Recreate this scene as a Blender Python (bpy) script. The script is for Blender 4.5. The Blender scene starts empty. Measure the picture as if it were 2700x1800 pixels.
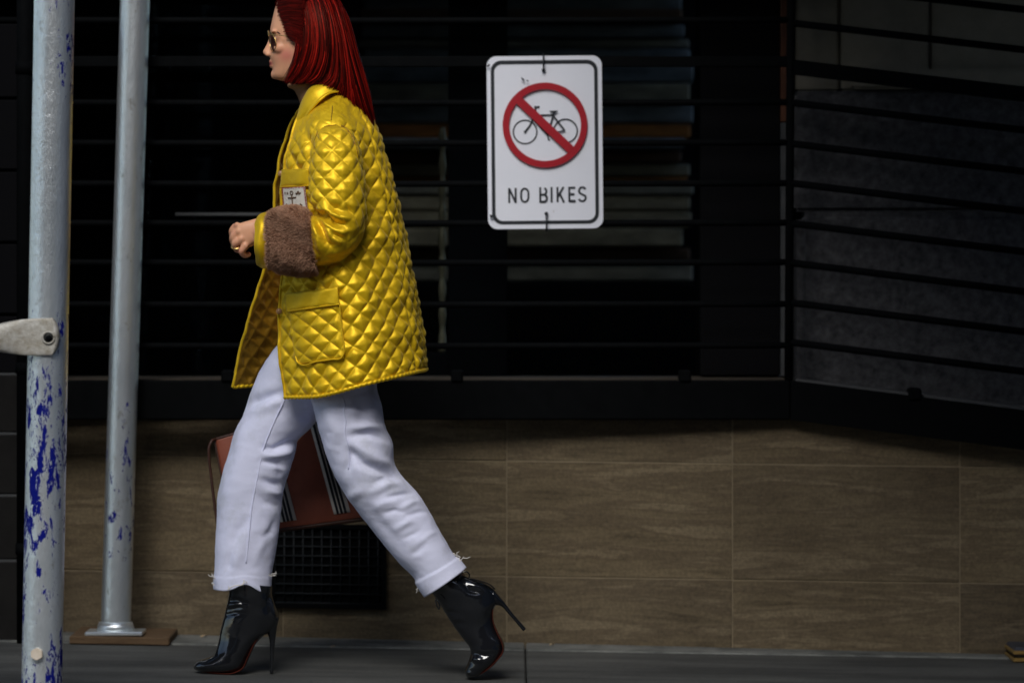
import bpy, bmesh, math, random
import numpy as np
from mathutils import Vector, Matrix, noise as mnoise
from mathutils.bvhtree import BVHTree
random.seed(7); rng = np.random.default_rng(7)
S = bpy.context.scene; COL = S.collection
# ------------------------------------------------------------------ camera, light
F = 10125.0      # focal length in photo pixels (135 mm on a 36 mm frame, 2700 px wide)
HZ = 752.0       # eye-level row of the photograph
CH = 0.95        # camera height
cam_d = bpy.data.cameras.new('camera'); cam = bpy.data.objects.new('camera', cam_d); COL.objects.link(cam)
cam.location = (0, 0, CH); cam.rotation_euler = (math.pi/2, 0, 0)
cam_d.lens = 135; cam_d.sensor_width = 36; cam_d.shift_y = -(900-HZ)/2700; cam_d.clip_end = 3000
cam_d.dof.use_dof = True; cam_d.dof.focus_distance = 8.95; cam_d.dof.aperture_fstop = 3.3
S.camera = cam
SUN_EL, SUN_AZ = math.radians(42), math.radians(10)   # azimuth: towards camera-left from straight behind the camera
w = bpy.data.worlds.new('World'); S.world = w; w.use_nodes = True
nt = w.node_tree; bg = nt.nodes['Background']
sky = nt.nodes.new('ShaderNodeTexSky'); sky.sky_type = 'NISHITA'; sky.sun_disc = False
sky.sun_elevation = SUN_EL; sky.sun_rotation = math.pi + SUN_AZ
sky.air_density = 1.0; sky.dust_density = 1.0; sky.ozone_density = 1.0
nt.links.new(sky.outputs[0], bg.inputs[0]); bg.inputs[1].default_value = 0.07
sd = bpy.data.lights.new('sun', 'SUN'); sd.energy = 1.5; sd.angle = math.radians(28); sd.color = (1, .975, .94)
so = bpy.data.objects.new('sun', sd); COL.objects.link(so)
dirv = Vector((math.sin(SUN_AZ)*math.cos(SUN_EL), math.cos(SUN_AZ)*math.cos(SUN_EL), -math.sin(SUN_EL)))
so.rotation_euler = dirv.to_track_quat('-Z', 'Y').to_euler(); so.location = (-4, -6, 9)
vs = S.view_settings; vs.view_transform = 'Standard'; vs.look = 'None'; vs.gamma = 1; vs.exposure = 0.92
S.render.engine = 'CYCLES'; S.render.resolution_x = 1024; S.render.resolution_y = 682

# ------------------------------------------------------------------ helpers
def P(px, py, Y): return np.array(((px-1350)*Y/F, Y, CH-(py-HZ)*Y/F))
def g(x, y=9.355): return 0.0032 - 0.017*(x+0.704) + 0.010*(y-9.355)            # the pavement falls gently to the right
def wallY(x): return 10.195 - 0.065*x
def tag(o, label=None, cat=None, group=None, kind=None):
    if label: o['label'] = label
    if cat: o['category'] = cat
    if group: o['group'] = group
    if kind: o['kind'] = kind
    return o
def empty(name, loc, label=None, cat=None, group=None):
    o = bpy.data.objects.new(name, None); COL.objects.link(o); o.location = loc; o.empty_display_size = .1
    return tag(o, label, cat, group)
def link(me, name, mat=None, parent=None):
    o = bpy.data.objects.new(name, me); COL.objects.link(o)
    if mat is not None and not me.materials:
        for m in (mat if isinstance(mat, (list, tuple)) else [mat]): me.materials.append(m)
    if parent is not None:
        o.parent = parent
        pl = parent.location.copy(); q = parent.parent
        while q is not None: pl += q.location; q = q.parent
        o.location = -pl                              # geometry is written in world coordinates
    return o
def mk(name, V, faces, mat=None, parent=None, smooth=True, recalc=False):
    me = bpy.data.meshes.new(name)
    V = np.asarray(V, float)
    if isinstance(faces, np.ndarray):
        k = faces.shape[1]; n = len(faces)
        me.vertices.add(len(V)); me.vertices.foreach_set('co', V.astype(np.float32).ravel())
        me.loops.add(n*k); me.loops.foreach_set('vertex_index', faces.astype(np.int32).ravel())
        me.polygons.add(n); me.polygons.foreach_set('loop_start', np.arange(0, n*k, k, dtype=np.int32))
        me.update(calc_edges=True); me.validate()
    else:
        me.from_pydata([tuple(v) for v in V], [], [tuple(int(i) for i in f) for f in faces]); me.update()
    if recalc:
        bm = bmesh.new(); bm.from_mesh(me); bmesh.ops.recalc_face_normals(bm, faces=bm.faces); bm.to_mesh(me); bm.free()
    if smooth: me.polygons.foreach_set('use_smooth', np.ones(len(me.polygons), bool))
    return link(me, name, mat, parent)
def cr(pts, m, closed=False, t=None, chord=True):
    """smooth interpolation through pts (n,k) at m parameters"""
    pts = np.asarray(pts, float); n = len(pts)
    if chord:
        d = np.linalg.norm(np.diff(pts[:, :3], axis=0), axis=1) + 1e-9; s = np.concatenate([[0], np.cumsum(d)])
    else: s = np.arange(n, dtype=float)
    if t is None: t = np.linspace(0, s[-1], m)
    else: t = np.asarray(t)*s[-1]
    tan = np.zeros_like(pts)
    sl = np.diff(pts, axis=0)/np.diff(s)[:, None]
    tan[0] = sl[0]; tan[-1] = sl[-1]
    if n > 2:
        h0 = np.diff(s)[:-1][:, None]; h1 = np.diff(s)[1:][:, None]
        tan[1:-1] = (sl[:-1]*h1 + sl[1:]*h0)/(h0+h1)
    i = np.clip(np.searchsorted(s, t, side='right')-1, 0, n-2)
    h = (s[i+1]-s[i])[:, None]; x = ((t-s[i])[:, None])/h
    return ((2*x**3-3*x**2+1)*pts[i] + (x**3-2*x**2+x)*h*tan[i] + (-2*x**3+3*x**2)*pts[i+1] + (x**3-x**2)*h*tan[i+1])
def gridfaces(nu, nv, wrap=False):
    """nu rows x nv columns, wrap along columns"""
    a = np.arange(nu-1)[:, None]; b = np.arange(nv if wrap else nv-1)[None, :]
    b2 = (b+1) % nv
    q = np.stack([a*nv+b+0*b2, a*nv+b2, (a+1)*nv+b2, (a+1)*nv+b+0*b2], -1)
    return q.reshape(-1, 4)
def loftgrid(st, nl, nc, power=2.0, Y0=0.0):
    """stations: (xl,yl,xr,yr,halfwidth,dY) pixel edges at depth Y0+dY -> grid (nl,nc,3)"""
    rows = []
    for (xl, yl, xr, yr, hw, dy) in st:
        rows.append(np.concatenate([P(xl, yl, Y0+dy), P(xr, yr, Y0+dy), [hw]]))
    R = np.array(rows)
    mid = (R[:, :3]+R[:, 3:6])/2
    d = np.linalg.norm(np.diff(mid, axis=0), axis=1)+1e-4
    A = cr(np.concatenate([mid, R], 1), nl)
    L, Rr, hw = A[:, 3:6], A[:, 6:9], A[:, 9]
    th = np.linspace(0, 2*np.pi, nc, endpoint=False)
    c = np.sign(np.cos(th))*np.abs(np.cos(th))**(2/power); s = np.sign(np.sin(th))*np.abs(np.sin(th))**(2/power)
    C = (L+Rr)/2; a = (L-Rr)/2
    G = C[:, None, :] + a[:, None, :]*c[None, :, None]
    G[:, :, 1] -= hw[:, None]*s[None, :]
    return G
def gnormals(G, wrap):
    if wrap: du = np.roll(G, -1, 1)-np.roll(G, 1, 1)
    else: du = np.gradient(G, axis=1)
    dv = np.gradient(G, axis=0)
    n = np.cross(du, dv); n /= (np.linalg.norm(n, axis=2, keepdims=True)+1e-12)
    return n
def capped(G):
    """closed tube verts/faces from wrapped grid, with end fans"""
    nl, nc, _ = G.shape
    V = np.concatenate([G.reshape(-1, 3), G[0].mean(0)[None], G[-1].mean(0)[None]])
    fs = [tuple(q) for q in gridfaces(nl, nc, True)]
    a, b = nl*nc, nl*nc+1
    for j in range(nc):
        fs.append((a, (j+1) % nc, j)); fs.append((b, (nl-1)*nc+j, (nl-1)*nc+(j+1) % nc))
    return V, fs
def tubegrid(path, rad, nl, nc, smooth=True):
    path = np.asarray(path, float)
    rad = np.full(len(path), rad) if np.isscalar(rad) else np.asarray(rad, float)
    A = cr(np.concatenate([path, rad[:, None]], 1), nl) if smooth else np.concatenate([path, rad[:, None]], 1)
    C = A[:, :3]; r = A[:, 3]
    T = np.gradient(C, axis=0); T /= np.linalg.norm(T, axis=1, keepdims=True)+1e-12
    up = np.array([0, 0, 1.0]) if abs(T[0, 2]) < .9 else np.array([0, 1.0, 0])
    n = np.cross(T[0], up); n /= np.linalg.norm(n)
    N = [n]
    for i in range(1, len(C)):
        n = N[-1]-T[i]*np.dot(N[-1], T[i]); n /= np.linalg.norm(n)+1e-12; N.append(n)
    N = np.array(N); B = np.cross(T, N)
    th = np.linspace(0, 2*np.pi, nc, endpoint=False)
    return C[:, None, :] + r[:, None, None]*(N[:, None, :]*np.cos(th)[None, :, None]+B[:, None, :]*np.sin(th)[None, :, None])
def tube(name, path, rad, mat, parent=None, nl=24, nc=10, smooth=True):
    G = tubegrid(path, rad, nl, nc, smooth); V, fs = capped(G)
    return mk(name, V, fs, mat, parent, True, True)
def box(name, x0, x1, y0, y1, z0, z1, mat, parent=None, bevel=.003, fn=None, seg=1):
    bm = bmesh.new(); bmesh.ops.create_cube(bm, size=1)
    for v in bm.verts:
        v.co = Vector((x0+(v.co.x+.5)*(x1-x0), y0+(v.co.y+.5)*(y1-y0), z0+(v.co.z+.5)*(z1-z0)))
    if bevel: bmesh.ops.bevel(bm, geom=bm.edges[:], offset=bevel, segments=seg, affect='EDGES')
    if fn:
        for v in bm.verts: v.co = Vector(fn(v.co))
    me = bpy.data.meshes.new(name); bm.to_mesh(me); bm.free()
    return link(me, name, mat, parent)
def prism(name, poly, y0, y1, mat, parent=None, bevel=0, fn=None):
    """polygon in x,z extruded from y0 to y1"""
    bm = bmesh.new()
    f = bm.faces.new([bm.verts.new((p[0], y0, p[1])) for p in poly])
    r = bmesh.ops.extrude_face_region(bm, geom=[f])
    for v in [e for e in r['geom'] if isinstance(e, bmesh.types.BMVert)]: v.co.y = y1
    bmesh.ops.recalc_face_normals(bm, faces=bm.faces)
    if bevel: bmesh.ops.bevel(bm, geom=bm.edges[:], offset=bevel, segments=2, affect='EDGES')
    if fn:
        for v in bm.verts: v.co = Vector(fn(v.co))
    me = bpy.data.meshes.new(name); bm.to_mesh(me); bm.free()
    return link(me, name, mat, parent)
def vnoise(Pts, scale, seed=0, octaves=3):
    out = np.empty(len(Pts)); off = Vector((seed*17.3, seed*5.1, seed*9.7))
    for i, p in enumerate(Pts):
        out[i] = mnoise.fractal(Vector(p)*scale+off, 1.0, 2.0, octaves)
    return out

# ------------------------------------------------------------------ materials
def mat(name, col, rough=.6, metal=0.0, spec=.5, **kw):
    m = bpy.data.materials.new(name); m.use_nodes = True; t = m.node_tree
    b = t.nodes['Principled BSDF']; b.inputs['Base Color'].default_value = (*col, 1)
    b.inputs['Roughness'].default_value = rough; b.inputs['Metallic'].default_value = metal
    b.inputs['Specular IOR Level'].default_value = spec
    for k, v in kw.items(): b.inputs[k.replace('_', ' ')].default_value = v
    return m
def N(m, typ, **kw):
    n = m.node_tree.nodes.new(typ)
    for k, v in kw.items(): setattr(n, k, v)
    return n
def L(m, a, b): m.node_tree.links.new(a, b)
def bs(m): return m.node_tree.nodes['Principled BSDF']
def coords(m, scale=(1, 1, 1), rand=False, rot=(0, 0, 0)):
    ge = N(m, 'ShaderNodeNewGeometry'); mp = N(m, 'ShaderNodeMapping')
    mp.inputs['Scale'].default_value = scale; mp.inputs['Rotation'].default_value = rot
    if rand:
        oi = N(m, 'ShaderNodeObjectInfo'); mu = N(m, 'ShaderNodeMath', operation='MULTIPLY'); mu.inputs[1].default_value = 37.0
        L(m, oi.outputs['Random'], mu.inputs[0])
        ad = N(m, 'ShaderNodeVectorMath', operation='ADD'); L(m, ge.outputs['Position'], ad.inputs[0]); L(m, mu.outputs[0], ad.inputs[1])
        L(m, ad.outputs[0], mp.inputs['Vector'])
    else: L(m, ge.outputs['Position'], mp.inputs['Vector'])
    return mp.outputs[0]
def noisetex(m, vec, scale, detail=5, rough=.6, dist=0):
    n = N(m, 'ShaderNodeTexNoise'); n.inputs['Scale'].default_value = scale; n.inputs['Detail'].default_value = detail
    n.inputs['Roughness'].default_value = rough; n.inputs['Distortion'].default_value = dist
    L(m, vec, n.inputs['Vector']); return n.outputs['Fac']
def ramp(m, fac, stops):
    r = N(m, 'ShaderNodeValToRGB'); e = r.color_ramp.elements
    while len(e) > 1: e.remove(e[-1])
    e[0].position = stops[0][0]; e[0].color = (*stops[0][1], 1)
    for p, c in stops[1:]:
        q = e.new(p); q.color = (*c, 1)
    L(m, fac, r.inputs[0]); return r.outputs[0]
def bump(m, fac, strength=.2, dist=.01, prev=None):
    b = N(m, 'ShaderNodeBump'); b.inputs['Strength'].default_value = strength; b.inputs['Distance'].default_value = dist
    L(m, fac, b.inputs['Height'])
    if prev is not None: L(m, prev, b.inputs['Normal'])
    L(m, b.outputs[0], bs(m).inputs['Normal']); return b.outputs[0]
def mixc(m, fac, a, b, mode='MIX'):
    x = N(m, 'ShaderNodeMix', data_type='RGBA', blend_type=mode)
    if isinstance(fac, (int, float)): x.inputs[0].default_value = fac
    else: L(m, fac, x.inputs[0])
    for i, c in ((6, a), (7, b)):
        if isinstance(c, tuple): x.inputs[i].default_value = (*c, 1)
        else: L(m, c, x.inputs[i])
    return x.outputs[2]
def noisy(name, c0, c1, rough=.7, scale=8, vscale=(1, 1, 1), bs_=.15, bd=.004, rand=True, metal=0, fine=90, spec=.4):
    m = mat(name, c0, rough, metal, spec); v = coords(m, vscale, rand)
    f = noisetex(m, v, scale, 8, .65); L(m, ramp(m, f, [(.3, c0), (.7, c1)]), bs(m).inputs['Base Color'])
    f2 = noisetex(m, v, fine, 4, .7); bump(m, f2, bs_, bd); return m

M = {}
# brown sandstone cladding with wavy bedding
m = mat('brown_sandstone', (.1, .075, .045), .78, 0, .25); v = coords(m, (1, 1, 8), True, (0, .12, 0))
f = noisetex(m, v, 2.4, 9, .66, .35)
big = noisetex(m, coords(m, (1, 1, 1), True), 2.2, 4, .6)
gr = noisetex(m, coords(m, (1, 1, 1), True), 120, 3, .7)
c = ramp(m, f, [(.30, (.098, .076, .046)), (.44, (.200, .158, .096)), (.52, (.140, .108, .067)), (.60, (.240, .192, .120)), (.75, (.130, .100, .062))])
c = mixc(m, .75, c, ramp(m, big, [(.3, (.55, .53, .5)), (.7, (1.0, 1.0, 1.0))]), 'MULTIPLY')
c = mixc(m, .7, c, ramp(m, gr, [(.3, (.55, .55, .55)), (.7, (1.15, 1.12, 1.1))]), 'MULTIPLY')
oi = N(m, 'ShaderNodeObjectInfo'); c = mixc(m, .8, c, ramp(m, oi.outputs['Random'], [(0, (.74, .74, .76)), (1, (1.12, 1.10, 1.06))]), 'MULTIPLY')
L(m, c, bs(m).inputs['Base Color']); bump(m, gr, .25, .004, bump(m, f, .25, .01)); M['sand'] = m
M['mortar'] = noisy('tan_mortar', (.26, .205, .13), (.17, .135, .085), .9, 20)
# concrete
m = mat('concrete_pavement', (.1, .1, .1), .85, 0, .3); v = coords(m)
f = noisetex(m, v, 1.6, 10, .65); f2 = noisetex(m, v, 220, 3, .8); shade_bands = noisetex(m, coords(m, (.6, 3, 1)), 2.0, 5, .6)
c = ramp(m, f, [(.3, (.050, .052, .051)), (.7, (.095, .096, .092))])
c = mixc(m, .6, c, ramp(m, shade_bands, [(.38, (.38, .39, .39)), (.62, (1.35, 1.35, 1.32))]), 'MULTIPLY')  # stretched noise paints soft shadow bands into the slab colour
c = mixc(m, .8, c, ramp(m, f2, [(.3, (.5, .5, .5)), (.7, (1.35, 1.35, 1.33))]), 'MULTIPLY')
L(m, c, bs(m).inputs['Base Color']); bump(m, f2, .5, .004); M['conc'] = m
m = mat('pale_concrete_strip', (.2, .2, .2), .9, 0, .3); v = coords(m)
f = noisetex(m, v, 6, 10, .7); f2 = noisetex(m, v, 160, 3, .8)
c = ramp(m, f, [(.35, (.06, .064, .061)), (.62, (.19, .195, .18))]); c = mixc(m, .5, c, ramp(m, f2, [(.3, (.6, .6, .6)), (.7, (1.3, 1.3, 1.3))]), 'MULTIPLY')
L(m, c, bs(m).inputs['Base Color']); bump(m, f2, .5, .004); M['strip'] = m
M['asphalt'] = noisy('asphalt', (.035, .036, .038), (.065, .065, .065), .9, 30, bs_=.6)
M['granite'] = noisy('grey_granite', (.016, .017, .019), (.078, .078, .083), .75, 45, bs_=.25, fine=160, spec=.2)
M['lime'] = noisy('dull_limestone', (.16, .15, .12), (.22, .205, .165), .85, 14, spec=.2)
M['black'] = noisy('black_painted_steel', (.0018, .0022, .0026), (.0035, .004, .0045), .8, 30, bs_=.1, fine=140, spec=.05)
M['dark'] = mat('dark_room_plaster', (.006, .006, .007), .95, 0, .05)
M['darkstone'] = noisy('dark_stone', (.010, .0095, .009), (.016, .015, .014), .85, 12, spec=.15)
M['rust'] = noisy('rust_brown_paint', (.07, .022, .008), (.11, .035, .012), .6, 14)
M['greyjamb'] = noisy('grey_frame_paint', (.05, .053, .056), (.07, .073, .076), .55, 14)
def pole_mat(name, thr, seed, mid):
    m = mat(name, (.4, .45, .47), .30, .8, .5)
    v = coords(m, (1, 1, .35)); v.node.inputs['Location'].default_value = (seed, seed*2, seed*.7)
    base = ramp(m, noisetex(m, v, 9, 8, .7), [(.3, (.66, .73, .77)), (.55, (.86, .92, .95)), (.75, (.76, .78, .77))])
    # worn-through patches of blue paint: long streaks plus flecks, thickest low down
    ge = N(m, 'ShaderNodeNewGeometry'); sx = N(m, 'ShaderNodeSeparateXYZ'); L(m, ge.outputs['Position'], sx.inputs[0])
    mr = N(m, 'ShaderNodeMapRange'); mr.inputs['From Min'].default_value = .95; mr.inputs['From Max'].default_value = .62
    mr.inputs['To Min'].default_value = 0; mr.inputs['To Max'].default_value = .085; L(m, sx.outputs['Z'], mr.inputs['Value'])
    a = noisetex(m, v, 55, 6, .75, .4); bclump = noisetex(m, coords(m, (1, 1, .6)), 5.5, 3, .5)
    s1 = N(m, 'ShaderNodeMath', operation='MULTIPLY_ADD'); L(m, bclump, s1.inputs[0]); s1.inputs[1].default_value = .5; L(m, a, s1.inputs[2])
    s2 = N(m, 'ShaderNodeMath', operation='ADD'); L(m, s1.outputs[0], s2.inputs[0]); L(m, mr.outputs[0], s2.inputs[1])
    mask = ramp(m, s2.outputs[0], [(thr, (0, 0, 0)), (thr+.012, (1, 1, 1))])
    c = mixc(m, mask, base, (.004, .008, .16))
    dirt = ramp(m, noisetex(m, coords(m, (1, 1, .5)), 26, 6, .7), [(.60, (0, 0, 0)), (.70, (1, 1, 1))])
    c = mixc(m, dirt, c, mixc(m, .5, c, mid))
    L(m, c, bs(m).inputs['Base Color'])
    iv = N(m, 'ShaderNodeMath', operation='MULTIPLY_ADD'); L(m, mask, iv.inputs[0]); iv.inputs[1].default_value = -.8; iv.inputs[2].default_value = .8
    sp_ = N(m, 'ShaderNodeMath', operation='MULTIPLY_ADD'); L(m, mask, sp_.inputs[0]); sp_.inputs[1].default_value = -.45; sp_.inputs[2].default_value = .5; L(m, sp_.outputs[0], bs(m).inputs['Specular IOR Level'])
    ro = N(m, 'ShaderNodeMath', operation='MULTIPLY_ADD'); L(m, mask, ro.inputs[0]); ro.inputs[1].default_value = .4; ro.inputs[2].default_value = .29; L(m, ro.outputs[0], bs(m).inputs['Roughness'])
    L(m, iv.outputs[0], bs(m).inputs['Metallic'])
    bump(m, noisetex(m, coords(m, (1, 1, .6)), 60, 6, .7), .5, .004); return m
M['pole1'] = pole_mat('aluminium_paint_over_blue', .868, 0.0, (.2, .17, .13))
M['pole2'] = pole_mat('dull_galvanised_steel', .985, 3.0, (.16, .13, .06))
M['brace'] = noisy('weathered_galvanised', (.30, .27, .21), (.55, .54, .50), .6, 60, metal=.3, bs_=.35, fine=110)
M['bolt'] = noisy('cream_bolt', (.55, .47, .36), (.68, .60, .50), .55, 40, bs_=.05)
M['holedark'] = mat('bolt_recess', (.02, .02, .018), .6, .5)
M['plank'] = noisy('weathered_plank', (.07, .04, .018), (.13, .08, .04), .85, 9, (1, 12, 4))
M['deck'] = noisy('shed_deck_plank', (.16, .11, .065), (.24, .17, .10), .85, 7, (1, 8, 3))
M['hoard'] = noisy('blue_hoarding_paint', (.02, .045, .10), (.03, .06, .13), .6, 9)  # cool paint for the added hoarding, tints the reflection in the front pole
M['shedblue'] = noisy('shed_green_paint', (.03, .06, .05), (.045, .08, .065), .6, 9)
# sign
m = mat('sign_white', (.6, .6, .63), .45, 0, .4); v = coords(m)
f = noisetex(m, v, 26, 6, .7); L(m, ramp(m, f, [(.22, (.52, .51, .50)), (.33, (.82, .84, .92)), (.8, (.85, .87, .95))]), bs(m).inputs['Base Color']); M['signw'] = m
M['signk'] = mat('sign_black', (.012, .016, .022), .5)
M['signr'] = noisy('sign_red', (.42, .006, .018), (.36, .006, .016), .5, 30, bs_=.02)
M['alu'] = mat('raw_aluminium', (.5, .5, .5), .4, 1.0)
# clothing
def satin(name, c0, c1, rough=.53):
    m = mat(name, c0, rough, .50, .45); v = coords(m)
    f = noisetex(m, v, 9, 5, .6); L(m, ramp(m, f, [(.3, c0), (.7, c1)]), bs(m).inputs['Base Color'])
    bs(m).inputs['Anisotropic'].default_value = .4
    bs(m).inputs['Sheen Weight'].default_value = .2; bs(m).inputs['Sheen Roughness'].default_value = .4
    bs(m).inputs['Sheen Tint'].default_value = (1, .88, .45, 1)
    b1 = bump(m, noisetex(m, v, 38, 3, .5), .30, .006)
    bump(m, noisetex(m, coords(m, (1, 1, 2)), 420, 2, .5), .05, .001, b1); return m
M['satin'] = satin('mustard_satin', (.74, .475, .006), (.80, .53, .010))
M['lining'] = satin('ochre_lining', (.24, .125, .004), (.28, .15, .006), .5)
m = mat('white_denim', (.78, .78, .80), .85, 0, .2); v = coords(m)
f = noisetex(m, v, 12, 6, .65); L(m, ramp(m, f, [(.30, (.60, .62, .74)), (.50, (.75, .77, .96))]), bs(m).inputs['Base Color'])
wv = N(m, 'ShaderNodeTexWave'); wv.inputs['Scale'].default_value = 260; wv.inputs['Distortion'].default_value = 1.5
L(m, coords(m, (1, 1, .5), False, (0, .7, 0)), wv.inputs['Vector'])
bs(m).inputs['Sheen Weight'].default_value = .1
bump(m, wv.outputs['Fac'], .08, .0015, bump(m, noisetex(m, v, 48, 6, .7), .22, .003)); M['denim'] = m
M['thread'] = mat('cream_thread', (.72, .69, .64), .9)
m = mat('black_patent_leather', (.006, .007, .009), .13, 0, .6); v = coords(m)
bump(m, noisetex(m, v, 32, 4, .55), .22, .006); bs(m).inputs['Coat Weight'].default_value = .6; bs(m).inputs['Coat Roughness'].default_value = .08; M['boot'] = m
M['sole'] = noisy('red_brown_sole', (.045, .009, .005), (.07, .013, .007), .8, 30, spec=.1)
M['leather'] = noisy('chestnut_leather', (.17, .036, .016), (.24, .054, .023), .5, 12, bs_=.2, fine=130, spec=.5)
M['leather_dk'] = noisy('dark_brown_leather', (.035, .012, .007), (.055, .02, .011), .5, 16, bs_=.2)
M['canvas_w'] = noisy('cream_webbing', (.55, .52, .47), (.64, .61, .56), .9, 60, bs_=.4, fine=400)
M['canvas_k'] = noisy('navy_webbing', (.010, .012, .018), (.016, .018, .026), .9, 60, bs_=.4, fine=400)
M['gold'] = mat('gold', (.83, .56, .2), .2, 1.0)
M['lens'] = mat('brown_lens', (.05, .022, .02), .08, 0, .6)
M['btn'] = noisy('horn_button', (.30, .16, .07), (.42, .25, .12), .35, 80, bs_=.03)
m = noisy('tan_rib_knit', (.27, .15, .08), (.33, .19, .105), .9, 30, bs_=.2); bs(m).inputs['Specular IOR Level'].default_value = .1; M['knit'] = m
M['patchw'] = noisy('ecru_patch_cloth', (.62, .59, .52), (.70, .67, .60), .95, 70, bs_=.5, fine=500)
M['stitch_br'] = mat('brown_embroidery', (.10, .055, .03), .9)
M['stitch_rd'] = mat('red_stitch', (.33, .015, .035), .9)
def attrmat(name, attr, rough, spec, **kw):
    m = mat(name, (1, 1, 1), rough, 0, spec, **kw); a = N(m, 'ShaderNodeAttribute', attribute_name=attr)
    L(m, a.outputs['Color'], bs(m).inputs['Base Color']); return m
M['skin'] = attrmat('skin', 'tint', .5, .4)
sk = M['skin']; bs(sk).inputs['Subsurface Weight'].default_value = .12; bs(sk).inputs['Subsurface Radius'].default_value = (.012, .005, .003)
bs(sk).inputs['Subsurface Scale'].default_value = .6; bump(sk, noisetex(sk, coords(sk), 300, 3, .6), .08, .001)
M['hair'] = attrmat('red_hair', 'tint', .40, .16, Specular_Tint=(1, .35, .25, 1)); M['fur'] = attrmat('fur', 'tint', .75, .2)
M['hairbase'] = noisy('red_hair_under', (.05, .003, .003), (.085, .005, .004), .5, 60, (6, 6, .5), bs_=.5, fine=200)
M['furbase'] = noisy('fur_under', (.17, .095, .06), (.24, .135, .09), .95, 60)
M['brow'] = mat('brow', (.04, .016, .012), .8)
m = mat('window_glass', (.02, .025, .03), .05)
t = m.node_tree; tr = N(m, 'ShaderNodeBsdfTransparent'); gl = N(m, 'ShaderNodeBsdfGlossy'); gl.inputs['Roughness'].default_value = .06
gl.inputs['Color'].default_value = (.5, .55, .6, 1); tr.inputs['Color'].default_value = (.72, .76, .78, 1)
fr = N(m, 'ShaderNodeFresnel'); fr.inputs[0].default_value = 1.18; mx = N(m, 'ShaderNodeMixShader')
L(m, fr.outputs[0], mx.inputs[0]); L(m, tr.outputs[0], mx.inputs[1]); L(m, gl.outputs[0], mx.inputs[2]); L(m, mx.outputs[0], t.nodes['Material Output'].inputs[0]); M['glass'] = m

# ------------------------------------------------------------------ ground
def groundsheet(name, x0, x1, y0, y1, dz, matl):
    V = [(x0, y0, g(x0, y0)+dz), (x1, y0, g(x1, y0)+dz), (x1, y1, g(x1, y1)+dz), (x0, y1, g(x0, y1)+dz)]
    return mk(name, V, np.array([[0, 1, 2, 3]]), matl, None, False)
tag(mk('ground', [(-400, -400, -.8), (400, -400, -.8), (400, 400, -.8), (-400, 400, -.8)], np.array([[0, 1, 2, 3]]), M['asphalt'], None, False), 'dark asphalt ground reaching away from the pavement', 'ground', kind='structure')
tag(groundsheet('road', -60, 60, -14, 6.28, -.13, M['asphalt']), 'dark asphalt roadway beside the pavement', 'road', kind='structure')
bed = tag(groundsheet('pavement', -30, 30, 6.40, 30, -.012, M['darkstone']), 'grey concrete pavement in large slabs along the wall', 'pavement', kind='structure')
xs = [0.035+1.52*k for k in range(-4, 5)]
def tilt(co): return (co.x, co.y, co.z+g(co.x, co.y))
for a, b in zip(xs[:-1], xs[1:]):
    for y0, y1 in ((6.62, 8.10), (8.11, 10.02)):
        box('slab', a+.0016, b-.0016, y0, y1, -.08, 0, M['conc'], bed, .004, tilt)
    box('wall_strip', a+.002, b-.002, 10.026, 10.9, -.08, .003, M['strip'], bed, .004, tilt)
tag(box('kerb', -12, 12, 6.30, 6.61, -.3, .003, M['strip'], None, .012, tilt, 2), 'pale concrete kerb edging the road', 'kerb', kind='structure')
# ------------------------------------------------------------------ sandstone base wall
def W(px, py):
    Y = 10.195/(1+.065*(px-1350)/F); return P(px, py, Y)
wall = empty('stone_base_wall', (0, 10.3, g(0)), 'brown sandstone panel wall below the black window grille', 'wall')
def wfn(off):
    def f(co):   # co.x along wall, co.y = depth into wall, co.z height
        return (co.x, wallY(co.x)+co.y+off, co.z-.010*co.x)
    return f
zrow = [-.13, .178, .484, .640]
xj = [-.014+.597*k for k in range(-5, 5)]
for a, b in zip(xj[:-1], xj[1:]):
    for z0, z1 in zip(zrow[:-1], zrow[1:]):
        pr = random.uniform(-.0012, .0012)
        box('stone_panel', a+.0018, b-.0018, pr, .03, z0+.0016, z1-.0016, M['sand'], wall, .0015, wfn(0))
box('mortar_bed', xj[0], xj[-1], .0022, .06, -.2, .645, M['mortar'], wall, 0, wfn(0))
# vent grille set on the wall
vent = empty('vent_grille', tuple(W(870, 1600)), 'square black metal vent grid in the sandstone wall behind the trousers', 'vent')
a = W(712, 1385); b = W(1019, 1608)
vx0, vx1, vz1, vz0 = a[0], b[0], a[2], b[2]
box('backing', vx0, vx1, -.003, .002, vz0, vz1, M['black'], vent, 0, wfn(-.004))
for (x0, x1, z0, z1) in ((vx0, vx1, vz1-.012, vz1), (vx0, vx1, vz0, vz0+.012), (vx0, vx0+.012, vz0+.012, vz1-.012), (vx1-.012, vx1, vz0+.012, vz1-.012)):
    box('frame', x0, x1, -.014, -.0035, z0, z1, M['black'], vent, .001, wfn(-.004))
V = []; Q = []
def addbox(x0, x1, y0, y1, z0, z1):
    k = len(V)
    for x in (x0, x1):
        for y in (y0, y1):
            for z in (z0, z1): V.append(wfn(-.004)(Vector((x, y, z))))
    for q in ((0, 1, 3, 2), (4, 6, 7, 5), (0, 4, 5, 1), (2, 3, 7, 6), (0, 2, 6, 4), (1, 5, 7, 3)): Q.append([k+i for i in q])
x = vx0+.012
while x < vx1-.012: addbox(x, x+.004, -.010, -.0035, vz0+.012, vz1-.012); x += .0250
z = vz0+.012
while z < vz1-.012: addbox(vx0+.012, vx1-.012, -.0105, -.004, z, z+.004); z += .0250
tag(mk('grid_bars', np.array(V), np.array(Q), mat('vent_bars', (.010, .012, .014), .6, 0, .2), vent, False, True), kind='stuff')

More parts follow.
